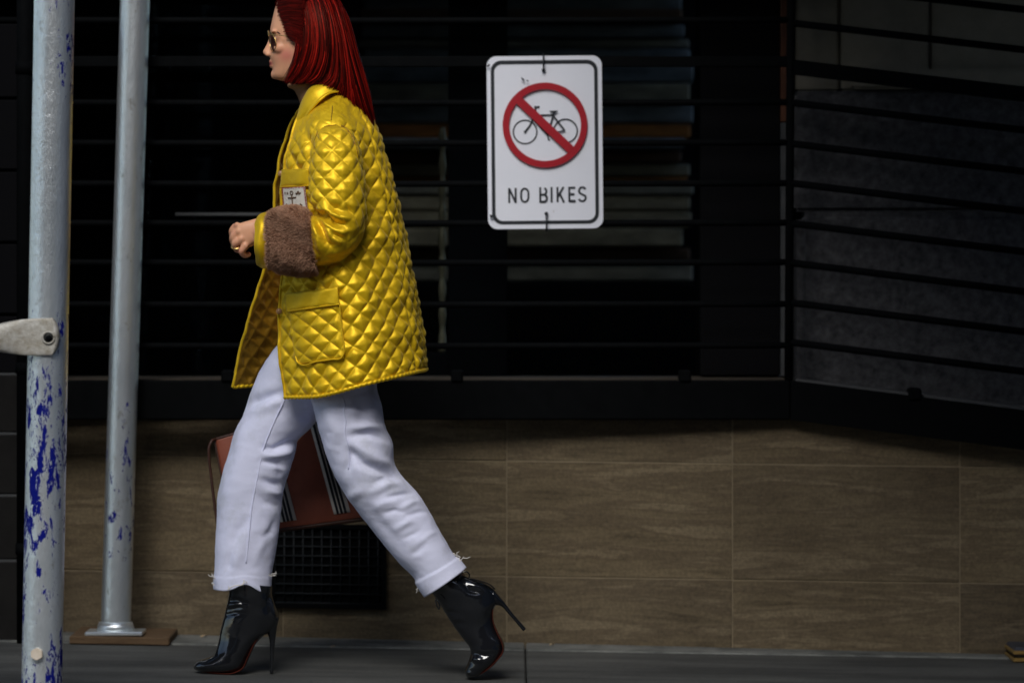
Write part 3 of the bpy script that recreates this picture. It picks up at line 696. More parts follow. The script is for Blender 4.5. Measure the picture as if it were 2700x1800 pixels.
# near hand: back of the hand towards the camera, fingers curled under
hand = [(690, 571, 686, 648, .020, -.155), (668, 578, 672, 643, .0185, -.158), (650, 583, 660, 650, .0175, -.160), (634, 588, 652, 658, .0165, -.161), (622, 594, 644, 662, .0145, -.160), (619, 600, 640, 660, .010, -.158)]
addclosed(LG(hand, 30, 28, 2.6))
fing = [[(624, 595, -.158), (614.5, 606, -.155), (615, 622, -.135), (628, 628, -.115)], [(628, 612, -.165), (615.5, 624, -.163), (617, 640, -.143), (632, 645, -.12)],
        [(635, 632, -.170), (621, 641, -.168), (624, 657, -.150), (640, 660, -.128)], [(646, 650, -.172), (637, 661, -.172), (645, 673, -.158), (658, 670, -.140)]]
frad = [[.0098, .0092, .0082, .0070], [.0100, .0094, .0084, .0072], [.0096, .0090, .0080, .0068], [.0086, .0080, .0072, .0062]]
for p_, r_ in zip(fing, frad): limb(p_, r_, 22, 14)
limb([(672, 628, -.145), (655, 640, -.125), (640, 636, -.112), (628, 624, -.110)], [.012, .011, .009, .0075], 20, 14)   # thumb, behind
for px, py, dy in ((625, 593, -.166), (629, 610, -.172), (636, 630, -.176), (647, 648, -.176)): blob(px, py, dy, .0075, .006, .0075)
# far hand, closed on the bag handles
FH = .245
addclosed(LG([(774, 980, 800, 980, .012, FH), (768, 1000, 806, 1000, .013, FH), (768, 1030, 806, 1030, .013, FH), (774, 1046, 800, 1046, .011, FH)], 16, 18, 2.4))
for k in range(4):
    xx = 771+k*10.5
    limb([(xx, 1040, FH-.004), (xx, 1056, FH-.012), (xx, 1062, FH-.030), (xx, 1050, FH-.038), (xx, 1040, FH-.030)], [.0088, .0085, .008, .0075, .0065], 20, 12)
limb([(768, 1000, FH-.005), (760, 1024, FH-.02), (764, 1044, FH-.032), (776, 1052, FH-.034)], [.011, .010, .009, .0075], 18, 12)
# legs and feet inside trousers and boots
limb([(860, 980, .075), (760, 1080, .07), (690, 1200, .06), (655, 1330, .045), (648, 1440, .035), (655, 1560, .03), (668, 1640, .03)], [.075, .07, .055, .048, .046, .032, .030], 60, 22)
limb([(668, 1640, .03), (640, 1690, .03), (606, 1745, .03), (555, 1755, .03)], [.030, .030, .022, .015], 24, 16)
limb([(900, 980, -.075), (915, 1080, -.07), (950, 1190, -.05), (990, 1290, -.035), (1060, 1390, -.025), (1150, 1500, -.02), (1215, 1550, -.015), (1245, 1580, -.015)], [.075, .07, .058, .05, .046, .034, .031, .031], 60, 22)
limb([(1245, 1580, -.015), (1265, 1640, -.015), (1285, 1700, -.015), (1255, 1755, -.015)], [.031, .03, .025, .013], 24, 16)
me = bpy.data.meshes.new('body_parts'); bmesh.ops.recalc_face_normals(parts_bm, faces=parts_bm.faces); parts_bm.to_mesh(me); parts_bm.free()
tmp = bpy.data.objects.new('body_parts', me); COL.objects.link(tmp)
md = tmp.modifiers.new('r', 'REMESH'); md.mode = 'VOXEL'; md.voxel_size = .0026; md.use_smooth_shade = True
ms = tmp.modifiers.new('s', 'SMOOTH'); ms.factor = .5; ms.iterations = 4
dg = bpy.context.evaluated_depsgraph_get(); bme = bpy.data.meshes.new_from_object(tmp.evaluated_get(dg)); bpy.data.objects.remove(tmp)
bme.name = 'person'; nV = len(bme.vertices); co = np.empty(nV*3, np.float32); bme.vertices.foreach_get('co', co); co = co.reshape(-1, 3).astype(float)
tint = np.tile(np.array((.76, .385, .225)), (nV, 1))
def mask(px, py, dy, rx, ry, rz):
    c = PP(px, py, dy); q = (co-c)/np.array((rx, ry, rz)); return np.exp(-np.sum(q*q, 1)*1.2)
for s_ in (-1, 1):
    k = mask(757, 146, s_*.055, .026, .03, .019)[:, None]*.75; tint = tint*(1-k)+np.array((.60, .16, .135))*k
    k = mask(735, 108, s_*.034, .012, .022, .011)[:, None]*.75; tint = tint*(1-k)+np.array((.17, .075, .06))*k
k = np.clip(mask(716, 168.5, 0, .0125, .028, .0092)*2.2-.55, 0, 1)[:, None]; tint = tint*(1-k)+np.array((.30, .045, .05))*k
k = mask(640, 665, -.165, .03, .03, .016)[:, None]*.45; tint = tint*(1-k)+np.array((.50, .16, .12))*k
for px, py in ((619, 594), (616, 615), (622, 636)):
    k = mask(px, py, -.165, .008, .012, .008)[:, None]*.5; tint = tint*(1-k)+np.array((.50, .19, .15))*k
at = bme.color_attributes.new('tint', 'FLOAT_COLOR', 'POINT'); at.data.foreach_set('color', np.concatenate([tint, np.ones((nV, 1))], 1).astype(np.float32).ravel())
bme.materials.clear(); bme.materials.append(M['skin']); bme.polygons.foreach_set('use_smooth', np.ones(len(bme.polygons), bool))
for v_ in (0,): pass
bme.transform(Matrix.Translation(-Vector(per_loc)))
person = bpy.data.objects.new('person', bme); COL.objects.link(person); person.location = per_loc
tag(person, 'red-haired person in yellow quilted jacket, white trousers and black heeled boots, striding', 'person')

# --- sewing strokes: soft ridges/valleys along lines drawn in the picture plane of the garment
def strokes_disp(G, Nn, lines):
    """G grid of points; displacement sum of gaussian ridges along polylines (px), only on the side that faces the street"""
    Yv = G[..., 1]; px = G[..., 0]*F/Yv+1350; py = HZ-(G[..., 2]-CH)*F/Yv
    face = np.clip(-Nn[..., 1]*1.6+.1, 0, 1); D = np.zeros(px.shape)
    for pts, amp, wd in lines:
        p = np.array(pts, float); best = np.full(px.shape, 1e9); tb = np.zeros(px.shape)
        ln = np.linalg.norm(np.diff(p, axis=0), axis=1); cum = np.concatenate([[0], np.cumsum(ln)])
        for i in range(len(p)-1):
            d = p[i+1]-p[i]; t_ = np.clip(((px-p[i, 0])*d[0]+(py-p[i, 1])*d[1])/(d@d), 0, 1)
            dd = np.hypot(px-p[i, 0]-t_*d[0], py-p[i, 1]-t_*d[1]); tt = (cum[i]+t_*ln[i])/cum[-1]
            up = dd < best; best = np.where(up, dd, best); tb = np.where(up, tt, tb)
        taper = np.sin(np.pi*np.clip(tb*.9+.05, 0, 1))**.6
        D += amp*np.exp(-(best/wd)**2)*taper
    return D*face
def outward(G, wrap=True):
    n = gnormals(G, wrap); c = G.mean(1, keepdims=True)
    if np.mean(np.sum(n*(G-c), 2)) < 0: n = -n
    return n
# ---------------- trousers
tr_far = [(800, 880, 990, 900, .145, .03), (745, 900, 985, 960, .14, .035), (705, 945, 930, 1030, .125, .045), (682, 990, 880, 1070, .112, .055), (660, 1040, 845, 1098, .105, .06), (639, 1093, 814, 1135, .100, .06), (620, 1135, 786, 1160, .095, .06), (606, 1186, 778, 1190, .09, .055),
          (590, 1235, 766, 1232, .085, .05), (578, 1292, 749, 1288, .082, .047), (572, 1345, 741, 1340, .079, .044), (567, 1408, 732, 1408, .076, .04), (565, 1455, 725, 1455, .073, .037), (565, 1500, 717, 1500, .071, .035), (563.5, 1530, 714.5, 1535, .070, .034), (563.5, 1551, 715, 1562, .069, .033)]
tr_near = [(790, 880, 1000, 890, .145, -.03), (800, 950, 998, 960, .14, -.04), (812, 1020, 995, 1025, .120, -.055), (826, 1075, 1008, 1072, .112, -.06), (838, 1125, 1016, 1118, .105, -.06), (854, 1180, 1036, 1165, .10, -.055), (876, 1240, 1043, 1225, .095, -.05),
           (903, 1294, 1062, 1256, .09, -.045), (940, 1346, 1098, 1296, .086, -.04), (975, 1390, 1133, 1348, .082, -.035), (1014, 1437, 1160, 1397, .078, -.03), (1048, 1478, 1178, 1428, .075, -.026), (1090, 1520, 1199, 1463, .072, -.022), (1104, 1547, 1214, 1480, .071, -.02), (1121, 1571, 1227, 1497, .070, -.02)]
far_lines = [([(640, 1068), (690, 1050), (745, 1035)], -.012, 12), ([(665, 1090), (720, 1062), (760, 1050)], .006, 13), ([(695, 1178), (720, 1185), (775, 1160)], -.011, 9), ([(700, 1200), (740, 1196), (772, 1186)], .009, 11), ([(690, 1215), (730, 1222), (748, 1262)], -.009, 9),
             ([(722, 1226), (745, 1240), (752, 1262)], .008, 9), ([(690, 1262), (718, 1275), (746, 1276)], -.008, 9), ([(700, 1292), (730, 1300), (748, 1300)], .007, 10), ([(680, 1300), (700, 1325), (738, 1335)], -.006, 10),
             ([(612, 1440), (628, 1400), (650, 1370)], -.006, 14), ([(615, 1500), (640, 1440), (648, 1400)], .004, 12), ([(600, 1505), (606, 1470), (612, 1450)], -.005, 9), ([(690, 1420), (715, 1400), (728, 1370)], -.006, 10), ([(672, 1480), (690, 1440), (700, 1400)], .004, 11),
             ([(640, 1130), (632, 1200), (612, 1290)], .006, 22), ([(760, 1090), (790, 1110), (812, 1120)], .005, 14)]
near_lines = [([(930, 1150), (975, 1142), (1018, 1158)], -.010, 11), ([(925, 1128), (970, 1122), (1012, 1126)], .008, 12), ([(925, 1190), (955, 1222), (1000, 1240), (1045, 1255)], -.011, 11), ([(930, 1168), (980, 1200), (1036, 1232)], .008, 14), ([(915, 1245), (922, 1215), (928, 1188)], -.007, 9),
              ([(990, 1272), (1020, 1260), (1050, 1262)], -.006, 8), ([(975, 1300), (1030, 1272), (1075, 1278)], .006, 12), ([(1022, 1312), (1060, 1302), (1092, 1298)], -.006, 7), ([(985, 1338), (1020, 1322), (1050, 1322)], .004, 11), ([(1060, 1338), (1090, 1322), (1112, 1322)], .005, 8),
              ([(1012, 1352), (1040, 1345), (1062, 1350)], -.004, 7), ([(1075, 1358), (1110, 1348), (1132, 1350)], -.004, 6), ([(1045, 1395), (1080, 1372), (1098, 1376)], .004, 9), ([(1062, 1420), (1092, 1408), (1110, 1395)], -.003, 7), ([(1100, 1432), (1130, 1410), (1148, 1402)], .003, 8), ([(1085, 1462), (1105, 1450), (1118, 1436)], -.003, 8),
              ([(870, 1200), (885, 1140), (868, 1085)], .006, 18), ([(950, 1120), (958, 1085), (950, 1045)], -.007, 16), ([(985, 1100), (990, 1060), (975, 1020)], .005, 14), ([(960, 1320), (1000, 1380), (1060, 1440)], -.005, 16), ([(905, 1330), (935, 1300), (965, 1285)], .004, 14)]
def trouser(st, lines, seed, nl, nc, hem, step):
    G = LG(st, nl, nc, 2.1); n = outward(G)
    D = strokes_disp(G, n, lines)
    pts = G.reshape(-1, 3); D += (.0036*vnoise(pts, 10, seed, 2)+.0007*vnoise(pts*np.array((1, 1, 1.6)), 38, seed+5, 2)).reshape(D.shape)
    fade = np.clip((nl-1-np.arange(nl))/16, .25, 1)[:, None]
    G = G+n*(D*fade)[..., None]
    # turned, frayed hem: step outward over the last 3 cm
    k = int(nl*hem); n2 = outward(G); G[k:] += n2[k:]*step
    return G
Gf = trouser(tr_far, far_lines, 3, 190, 96, .948, .0012); Gn = trouser(tr_near, near_lines, 4, 190, 96, .945, .0030)
# hem of the forward leg rides up over the boot
nl = Gf.shape[0]
pxf = Gf[..., 0]*F/Gf[..., 1]+1350
for i in range(nl-22, nl):
    k = ((i-(nl-22))/21)**2; up = np.exp(-((pxf[i]-648)/34)**2)*.021*k*(Gf[i, :, 1] < Y0+.034)
    Gf[i, :, 2] += up
V1 = Gf.reshape(-1, 3); V2 = Gn.reshape(-1, 3)
Fc = np.concatenate([gridfaces(nl, 96, True), gridfaces(nl, 96, True)+len(V1)])
trousers = mk('trousers', np.concatenate([V1, V2]), Fc, M['denim'], person, True, True)
sm = trousers.modifiers.new('thick', 'SOLIDIFY'); sm.thickness = .0022; sm.offset = -1
tag(trousers, 'loose white denim trousers with frayed hems')
def follow(G, pts_px, off):
    """points lying on a garment grid (street side) under picture-plane positions"""
    n = outward(G); Yv = G[..., 1]; px = G[..., 0]*F/Yv+1350; py = HZ-(G[..., 2]-CH)*F/Yv; ok = n[..., 1] < .15
    out = []
    for (x, y) in pts_px:
        d = np.where(ok, np.hypot(px-x, py-y), 1e9); i, j = np.unravel_index(np.argmin(d), d.shape)
        out.append(G[i, j]+n[i, j]*off)
    return np.array(out)
def dense(pts, n): return cr(np.array(pts, float), n)
sp = follow(Gf, dense([(755, 1050), (735, 1085), (712, 1130), (695, 1190), (682, 1235), (672, 1290), (665, 1350), (658, 1410), (650, 1470), (646, 1525)], 60), .0006)
sp = cr(sp[::9], 60)
tube('inseam', sp, .0017, M['denim'], trousers, 70, 6)
s2 = follow(Gn, dense([(905, 1045), (910, 1100), (914, 1150), (922, 1210), (918, 1250)], 40), .0003); tube('outseam', cr(s2[::4], 30), .0016, M['denim'], trousers, 40, 6)
def fray(base, direc, n, ln, seed):
    r_ = np.random.default_rng(seed)
    for k in range(n):
        b = PP(*base)+r_.normal(0, .003, 3); pts = [b]
        d = np.array(direc, float)
        for q in range(4): d = d+r_.normal(0, .45, 3); d /= np.linalg.norm(d); pts.append(pts[-1]+d*ln*r_.uniform(.5, 1)/4)
        tube('fray', pts, [.0011, .0010, .0009, .0008, .0004], M['thread'], trousers, 10, 4)
fray((564, 1520, -.02), (-.5, 0, .4), 5, .016, 1); fray((563, 1535, -.02), (-.6, 0, -.3), 4, .012, 2); fray((716, 1518, 0), (1, -.2, .5), 4, .022, 3)
fray((645, 1532, -.037), (-.2, -.3, -1), 5, .014, 4); fray((600, 1545, -.037), (.2, -.2, -1), 4, .010, 6); fray((1204, 1464, -.02), (.6, 0, .5), 3, .02, 7); fray((1212, 1470, -.03), (.9, 0, -.5), 4, .03, 8); fray((1105, 1545, -.03), (-.6, 0, -.6), 5, .02, 9)
tube('fray', [PP(646, 1533, -.045), PP(640, 1540, -.048), PP(620, 1543, -.05), PP(606, 1549, -.05), PP(600, 1555, -.05)], .0014, M['thread'], trousers, 20, 5)

# ---------------- boots
def boot(st, heel, solepts, label, lines, lace):
    G = LG(st, 110, 56, 2.25); n = outward(G); D = strokes_disp(G, n, lines); D += (.0010*vnoise(G.reshape(-1, 3), 26, 2, 2)).reshape(D.shape)
    G = G+n*D[..., None]; V, fs = capped(G); b = mk('boot', V, fs, M['boot'], person, True, True); tag(b, label)
    V, fs = capped(LG(heel, 50, 20, 2.4)); mk('heel', V, fs, M['boot'], b, True, True)
    solepts = [(a0*.45+c0*.55, b0*.45+d0*.55, c0, d0, h0*.95, y0_) for (a0, b0, c0, d0, h0, y0_) in solepts]
    V, fs = capped(LG(solepts, 40, 20, 4.0)); mk('sole', V, fs, M['sole'], b, True, True)
    for l_ in lace: tube('lace', [PP(*p) for p in l_], .0017, M['boot'], b, 24, 6)
    return b
fb = .022
boot([(601, 1520, 720, 1545, .048, fb), (604, 1545, 719, 1567, .047, fb), (598, 1592, 727, 1595, .044, fb), (589, 1630, 736.5, 1622, .041, fb), (581, 1664, 731, 1645, .039, fb), (575, 1692, 717, 1662, .038, fb), (570, 1712, 698, 1672, .038, fb),
      (564, 1725, 679, 1692, .039, fb), (553, 1731, 659, 1726, .041, fb), (540, 1735, 643, 1760, .043, fb), (529, 1738, 614, 1772, .042, fb), (520, 1743, 570, 1772, .036, fb), (512.5, 1752, 532, 1769, .022, fb), (510, 1757, 515, 1765, .008, fb)],
     [(702, 1650, 737, 1626, .024, fb), (705, 1668, 731, 1650, .018, fb), (710, 1684, 727, 1680, .010, fb), (711.5, 1705, 724, 1705, .0065, fb), (711.5, 1774.5, 721, 1774.5, .0055, fb)],
     [(706, 1674, 704, 1667, .016, fb), (694, 1676, 690, 1668, .022, fb), (683, 1688, 676, 1684, .027, fb), (661, 1730, 654, 1727, .032, fb), (645, 1765, 638, 1758, .037, fb), (622, 1775, 618, 1768, .038, fb), (570, 1775.5, 570, 1769, .033, fb), (530, 1772, 532, 1766, .016, fb)],
     'black patent stiletto boot planted flat', [([(600, 1585), (625, 1582), (650, 1590)], -.005, 6), ([(598, 1606), (618, 1602), (640, 1600)], -.005, 5), ([(600, 1596), (622, 1592)], .004, 6), ([(592, 1622), (615, 1614), (640, 1616)], -.004, 6), ([(720, 1575), (716, 1600), (720, 1640)], .004, 10), ([(712, 1570), (704, 1600), (716, 1640)], -.003, 7)], [])
nb = -.022
boot([(1138, 1558, 1212, 1512, .047, nb), (1147, 1575, 1244, 1524, .047, nb), (1164, 1599, 1286, 1540, .045, nb), (1180, 1625, 1305, 1556, .043, nb), (1192, 1643, 1312, 1580, .041, nb), (1204, 1660, 1303, 1607, .039, nb), (1215, 1675, 1303, 1635, .038, nb),
      (1227, 1690, 1312, 1660, .039, nb), (1238, 1705, 1327, 1688, .041, nb), (1241, 1720, 1330, 1712, .043, nb), (1235, 1742, 1311, 1742, .041, nb), (1228, 1760, 1281, 1768, .035, nb), (1226, 1773, 1252, 1785, .024, nb), (1230, 1784, 1240, 1788, .008, nb)],
     [(1298, 1590, 1300, 1549, .024, nb), (1306, 1594, 1316, 1568, .019, nb), (1319, 1596, 1327, 1582, .010, nb), (1340, 1617, 1347, 1609, .0065, nb), (1379.5, 1663, 1387, 1656, .0055, nb)],
     [(1306, 1598, 1300, 1596, .016, nb), (1304, 1610, 1298, 1610, .023, nb), (1306, 1637, 1299, 1638, .028, nb), (1317, 1663, 1309, 1666, .033, nb), (1330, 1690, 1322, 1694, .037, nb), (1332, 1712, 1325, 1710, .038, nb), (1313, 1743, 1306, 1738, .035, nb), (1283, 1770, 1278, 1764, .030, nb), (1252, 1787, 1250, 1781, .018, nb)],
     'black patent stiletto boot lifting on its toe', [([(1215, 1525), (1240, 1555), (1265, 1560)], -.006, 8), ([(1235, 1535), (1262, 1545), (1290, 1560)], .005, 9), ([(1250, 1720), (1275, 1728), (1300, 1722)], -.005, 7), ([(1248, 1735), (1270, 1740)], .004, 7), ([(1300, 1680), (1310, 1690), (1318, 1702)], .003, 7), ([(1170, 1620), (1190, 1612), (1210, 1622)], -.003, 6), ([(1190, 1648), (1208, 1640), (1225, 1648)], -.003, 6)],
     [[(1212, 1525, -.07), (1217, 1510, -.075), (1228, 1506, -.075), (1237, 1512, -.072), (1236, 1524, -.065)], [(1236, 1524, -.065), (1262, 1530, -.060), (1290, 1540, -.052), (1305, 1552, -.04)], [(1148, 1578, -.068), (1152, 1596, -.07), (1157, 1605, -.07), (1158, 1592, -.07), (1152, 1580, -.068)]])

# ---------------- jacket
cols_dy = [-.45, -.84, -1.0, -.56, 0, .58, 1.0, .92, .55]
net_px = [
 # hem .. up; (px,py) for 9 columns: near front edge -> near side -> seam -> back -> far side -> far front edge
 ([(752, 1048), (850, 1044), (965, 1013), (1090, 982), (1124, 974), (1095, 968), (960, 985), (760, 1008), (613, 1021)], .232),
 ([(740, 955), (842, 948), (955, 925), (1080, 905), (1114, 898), (1085, 895), (945, 905), (762, 925), (630, 940)], .230),
 ([(734, 850), (835, 845), (943, 830), (1066, 818), (1099, 812), (1070, 810), (925, 820), (765, 835), (653, 845)], .226),
 ([(745, 720), (830, 712), (922, 700), (1044, 690), (1077, 684), (1046, 682), (900, 692), (770, 705), (696, 715)], .220),
 ([(742, 580), (812, 570), (900, 560), (1016, 552), (1047, 546), (1016, 545), (880, 552), (775, 560), (720, 575)], .212),
 ([(747, 450), (805, 442), (890, 436), (987, 430), (1017, 425), (985, 424), (880, 430), (785, 440), (731, 448)], .205),
 ([(765, 372), (812, 358), (890, 350), (968, 342), (994, 337), (965, 336), (880, 342), (795, 352), (752, 370)], .195),
 ([(783, 322), (825, 304), (878, 297), (946, 292), (972, 288), (944, 287), (872, 292), (815, 300), (774, 320)], .160),
 ([(797, 285), (838, 262), (880, 250), (928, 242), (950, 238), (926, 238), (876, 246), (832, 258), (794, 284)], .085)]
net = np.array([[PP(x, y, cols_dy[j]*hw) for j, (x, y) in enumerate(row)] for row, hw in net_px])
NU, NV = 420, 560
vpar = np.linspace(0, 1, NU); upar = np.linspace(0, 1, NV)
def csurf(net, vp, up):
    nr, nc, _ = net.shape
    A = cr(net.reshape(nr, -1), 0, t=vp, chord=False).reshape(len(vp), nc, 3)
    B = cr(A.transpose(1, 0, 2).reshape(nc, -1), 0, t=up, chord=False)
    return B.reshape(len(up), len(vp), 3).transpose(1, 0, 2)
# even out the sampling by arc length
S0 = csurf(net, vpar, upar)
lu = np.concatenate([[0], np.cumsum(np.linalg.norm(np.diff(S0[100], axis=0), axis=1))]); lv = np.concatenate([[0], np.cumsum(np.linalg.norm(np.diff(S0[:, 150], axis=0), axis=1))])
upar = np.interp(np.linspace(0, lu[-1], NV), lu, upar); vpar = np.interp(np.linspace(0, lv[-1], NU), lv, vpar)
J = csurf(net, vpar, upar)
ref = int(np.argmin(np.abs(upar-.23)))
Ul = np.concatenate([np.zeros((NU, 1)), np.cumsum(np.linalg.norm(np.diff(J, axis=1), axis=2), 1)], 1); Ul -= Ul[:, ref:ref+1]
Vl = np.concatenate([np.zeros((1, NV)), np.cumsum(np.linalg.norm(np.diff(J, axis=0), axis=2), 0)], 0); Vl = Vl*.6+Vl[:, ref:ref+1]*.4
nJ = outward(J, False)
Jsmooth = J.copy()
def quilt(U, V, pitch, pw=.5, skew=.0):
    a_ = (U*(1+skew)+V)/pitch; b_ = (U-V)/pitch
    ta = 1-2*np.abs(a_-np.floor(a_)-.5); tb = 1-2*np.abs(b_-np.floor(b_)-.5)      # 0 on a stitch line, 1 mid-cell
    pyr = (np.maximum(ta, .02)**-3.+np.maximum(tb, .02)**-3.)**(-1/3.)*1.26
    pil = (np.abs(np.sin(np.pi*a_))*np.abs(np.sin(np.pi*b_)))**pw
    return .62*(1-(1-np.clip(pyr, 0, 1))**1.35)+.38*pil
PITCH = .0485
wob = .0016
wn = vnoise(J[::4, ::4].reshape(-1, 3), 20, 8, 2).reshape(J[::4, ::4].shape[:2]); wn = np.kron(wn, np.ones((4, 4)))[:NU, :NV]
def smooth2(a, k):
    for _ in range(k):
        a = (a+np.roll(a, 1, 0)+np.roll(a, -1, 0)+np.roll(a, 1, 1)+np.roll(a, -1, 1))/5
    return a
wn = smooth2(wn, 6)
Q = quilt(Ul+.004*wn, Vl+.1*0+.004*np.roll(wn, 60, 1), PITCH, .55)
vfade = np.clip((.84-vpar)/.14, .08, 1)[:, None]; efade = np.clip(Vl/.012, 0, 1)*np.clip((Ul-Ul[:, :1])/.02, .05, 1)*np.clip((Ul[:, -1:]-Ul)/.02, .05, 1)
seam = 1-np.exp(-((upar[None, :]-.385)/.0042)**2)
D = .0073*Q*vfade*efade*seam-.0016*(1-seam)
pf_ = vnoise(J[::3, ::3].reshape(-1, 3), 34, 5, 3).reshape(J[::3, ::3].shape[:2]); pf_ = smooth2(np.kron(pf_, np.ones((3, 3)))[:NU, :NV], 5)
D += .0030*pf_*np.clip(Q*1.5, 0, 1)+.006*smooth2(np.roll(wn, 111, 1), 20)
# crumpled folds in the shoulder and back
body_lines = [([(800, 335), (815, 372), (818, 420)], -.010, 10), ([(900, 320), (925, 350), (940, 390)], -.008, 9), ([(880, 360), (925, 345), (955, 350)], .005, 10), ([(960, 420), (975, 480), (1000, 560)], -.010, 18), ([(985, 400), (1005, 480), (1025, 560)], .006, 16), ([(965, 570), (990, 600), (1010, 650)], .006, 14), ([(950, 600), (975, 650), (1000, 700)], -.007, 13),
              ([(760, 400), (785, 430), (800, 480)], -.005, 10)]
D += strokes_disp(J, nJ, body_lines)
J = J+nJ*D[..., None]
jac = mk('jacket', J.reshape(-1, 3), gridfaces(NU, NV, False), [M['satin'], M['lining']], person, True, False)
# make the outside the outside
bm = bmesh.new(); bm.from_mesh(jac.data); bm.normal_update(); bm.faces.ensure_lookup_table()
fn_ = bm.faces[(NU//3)*(NV-1)+ref]
if fn_.normal.y > 0: bmesh.ops.reverse_faces(bm, faces=bm.faces)
bm.to_mesh(jac.data); bm.free()
so_ = jac.modifiers.new('lining', 'SOLIDIFY'); so_.thickness = .0035; so_.offset = -1; so_.material_offset = 1; so_.material_offset_rim = 0
tag(jac, 'mustard yellow quilted satin jacket')
def piping(name, path, r, twist=0, n=300, nc=10, par=None, m='satin'):
    G = tubegrid(path, r, n, nc)
    if twist:
        C = G.mean(1, keepdims=True); s_ = np.concatenate([[0], np.cumsum(np.linalg.norm(np.diff(C[:, 0], axis=0), axis=1))])
        th = np.linspace(0, 2*np.pi, nc, endpoint=False)
        k = 1+.16*np.sin(th[None]*1+s_[:, None]*2*np.pi/.013)
        G = C+(G-C)*k[..., None]
    V, fs = capped(G); return mk(name, V, fs, M[m], par or jac, True, True)
piping('hem_piping', J[1, ::6]+np.array((0, 0, -.001)), .0048, 1, 900, 12)
piping('edge_piping', J[::8, 0], .0035); piping('edge_piping', J[::8, -1], .0035)
# drape helper: ray from the street onto the unquilted jacket
bvh = BVHTree.FromPolygons([tuple(v) for v in Jsmooth[::3, ::3].reshape(-1, 3)], [tuple(int(i) for i in q) for q in gridfaces(*Jsmooth[::3, ::3].shape[:2], False)])
def drape(px, py, off):
    t_ = P(px, py, Y0)-np.array((0, 0, CH)); d = Vector(t_).normalized()
    h = bvh.ray_cast(Vector((0, 0, CH)), d, 20)
    if h[0] is None: return P(px, py, Y0-.2)
    n_ = h[1] if h[1].y < 0 else -h[1]
    return np.array(h[0]+n_*off)
def drapegrid(c00, c10, c11, c01, nu, nv, offf):
    """corners TL,TR,BR,BL in px; offf(u,v)->offset"""
    G = np.empty((nv, nu, 3))
    for i in range(nv):
        v_ = i/(nv-1)
        for j in range(nu):
            u_ = j/(nu-1)
            p = np.array(c00)*(1-u_)*(1-v_)+np.array(c10)*u_*(1-v_)+np.array(c11)*u_*v_+np.array(c01)*(1-u_)*v_
            G[i, j] = drape(p[0], p[1], offf(u_, v_))
    return G
def patchmesh(name, G, m, par):
    o = mk(name, G.reshape(-1, 3), gridfaces(G.shape[0], G.shape[1], False), m, par, True, False)
    s_ = o.modifiers.new('t', 'SOLIDIFY'); s_.thickness = .0025; s_.offset = 0; return o
edge = lambda u, v: min(u, 1-u, v, 1-v)
roll = lambda u, v, k=14: 1-math.exp(-edge(u, v)*k)
# hip pocket
def poff(u, v):
    a_ = (u*.128+v*.145)/.0485*1.0; b_ = (u*.128-v*.145)/.0485
    q = float(quilt(np.array(u*.128), np.array(v*.145), .0485, .55))
    return .006+.0066*q*min(1, edge(u, v)*10)
pk = patchmesh('hip_pocket', drapegrid((767, 818), (899, 800), (909, 944), (786, 960), 90, 90, poff), M['satin'], jac)
patchmesh('hip_pocket_band', drapegrid((761, 776), (895, 757), (899, 802), (766, 821), 60, 24, lambda u, v: .0115+.0035*roll(u, v)+.0012*math.sin(u*19+v*3)), M['satin'], jac)
piping('pocket_piping', [drape(x, y, .0135) for x, y in dense([(767, 822), (800, 817), (850, 809), (899, 802)], 20)], .0022, n=60, nc=8)
piping('pocket_piping', [drape(x, y, .009) for x, y in [(899, 803), (902, 835), (906, 880), (911, 922), (910, 932), (904, 943), (880, 947), (840, 953), (800, 960), (792, 954), (786, 938)]], .0020, n=90, nc=8)
# chest pocket, patch with an anchor
patchmesh('chest_pocket_band', drapegrid((754, 449), (822, 446), (823, 489), (752, 492), 40, 24, lambda u, v: .0110+.0030*roll(u, v)+.0012*math.sin(u*9+v*2)), M['satin'], jac)
piping('pocket_piping', [drape(x, y, .013) for x, y in [(751, 494), (785, 492), (823, 490)]], .0022, n=40, nc=8)
pc = [(757, 496), (813, 493), (822, 570), (762, 572)]
pt = patchmesh('anchor_patch', drapegrid(pc[0], pc[1], pc[2], pc[3], 20, 24, lambda u, v: .0125), M['patchw'], jac)
def emb(pts, r, m='stitch_br', n=30): return tube('embroidery', [drape(x, y, .0150) for x, y in pts], r, M[m], jac, n, 5)
emb([(783, 514), (783, 520), (784.5, 535), (788, 552), (790, 568)], .0016)
emb(arc(782, 509, 3.6, 4.6, -90, 270, 12), .0011); emb([(773.5, 522), (784, 521.5), (793, 520.5)], .0015)
emb([(768, 540), (770, 548), (776, 562), (790, 569), (802, 560), (806, 546), (803, 538)], .0014); emb([(803, 538), (807, 541), (806, 548)], .0016); emb([(770, 538), (767, 543)], .0014)
for x in (764.5, 767.5, 771, 773): emb([(x, 507), (x+.3, 513)], .0008, n=4)
emb([(792, 510), (804, 509)], .0013, n=6); emb([(794, 514), (798, 504), (802, 513)], .0010, n=8); emb([(797, 506), (798.5, 515)], .0010, n=6)
for (p0, p1, nn) in ((pc[0], pc[1], 17), (pc[0], pc[3], 20), (pc[1], pc[2], 20)):
    for k in range(nn):
        u = (k+.5)/nn; x = p0[0]*(1-u)+p1[0]*u; y = p0[1]*(1-u)+p1[1]*u
        dx, dy = (0, 2.2) if p1[0]-p0[0] > 30 else (2.2, 0)
        if p0 == pc[1]: dx = -2.2
        tube('edge_stitch', [drape(x-dx*.4, y-dy*.4, .0145), drape(x+dx, y+dy, .0148)], .0009, M['stitch_rd'], jac, 2, 4, False)
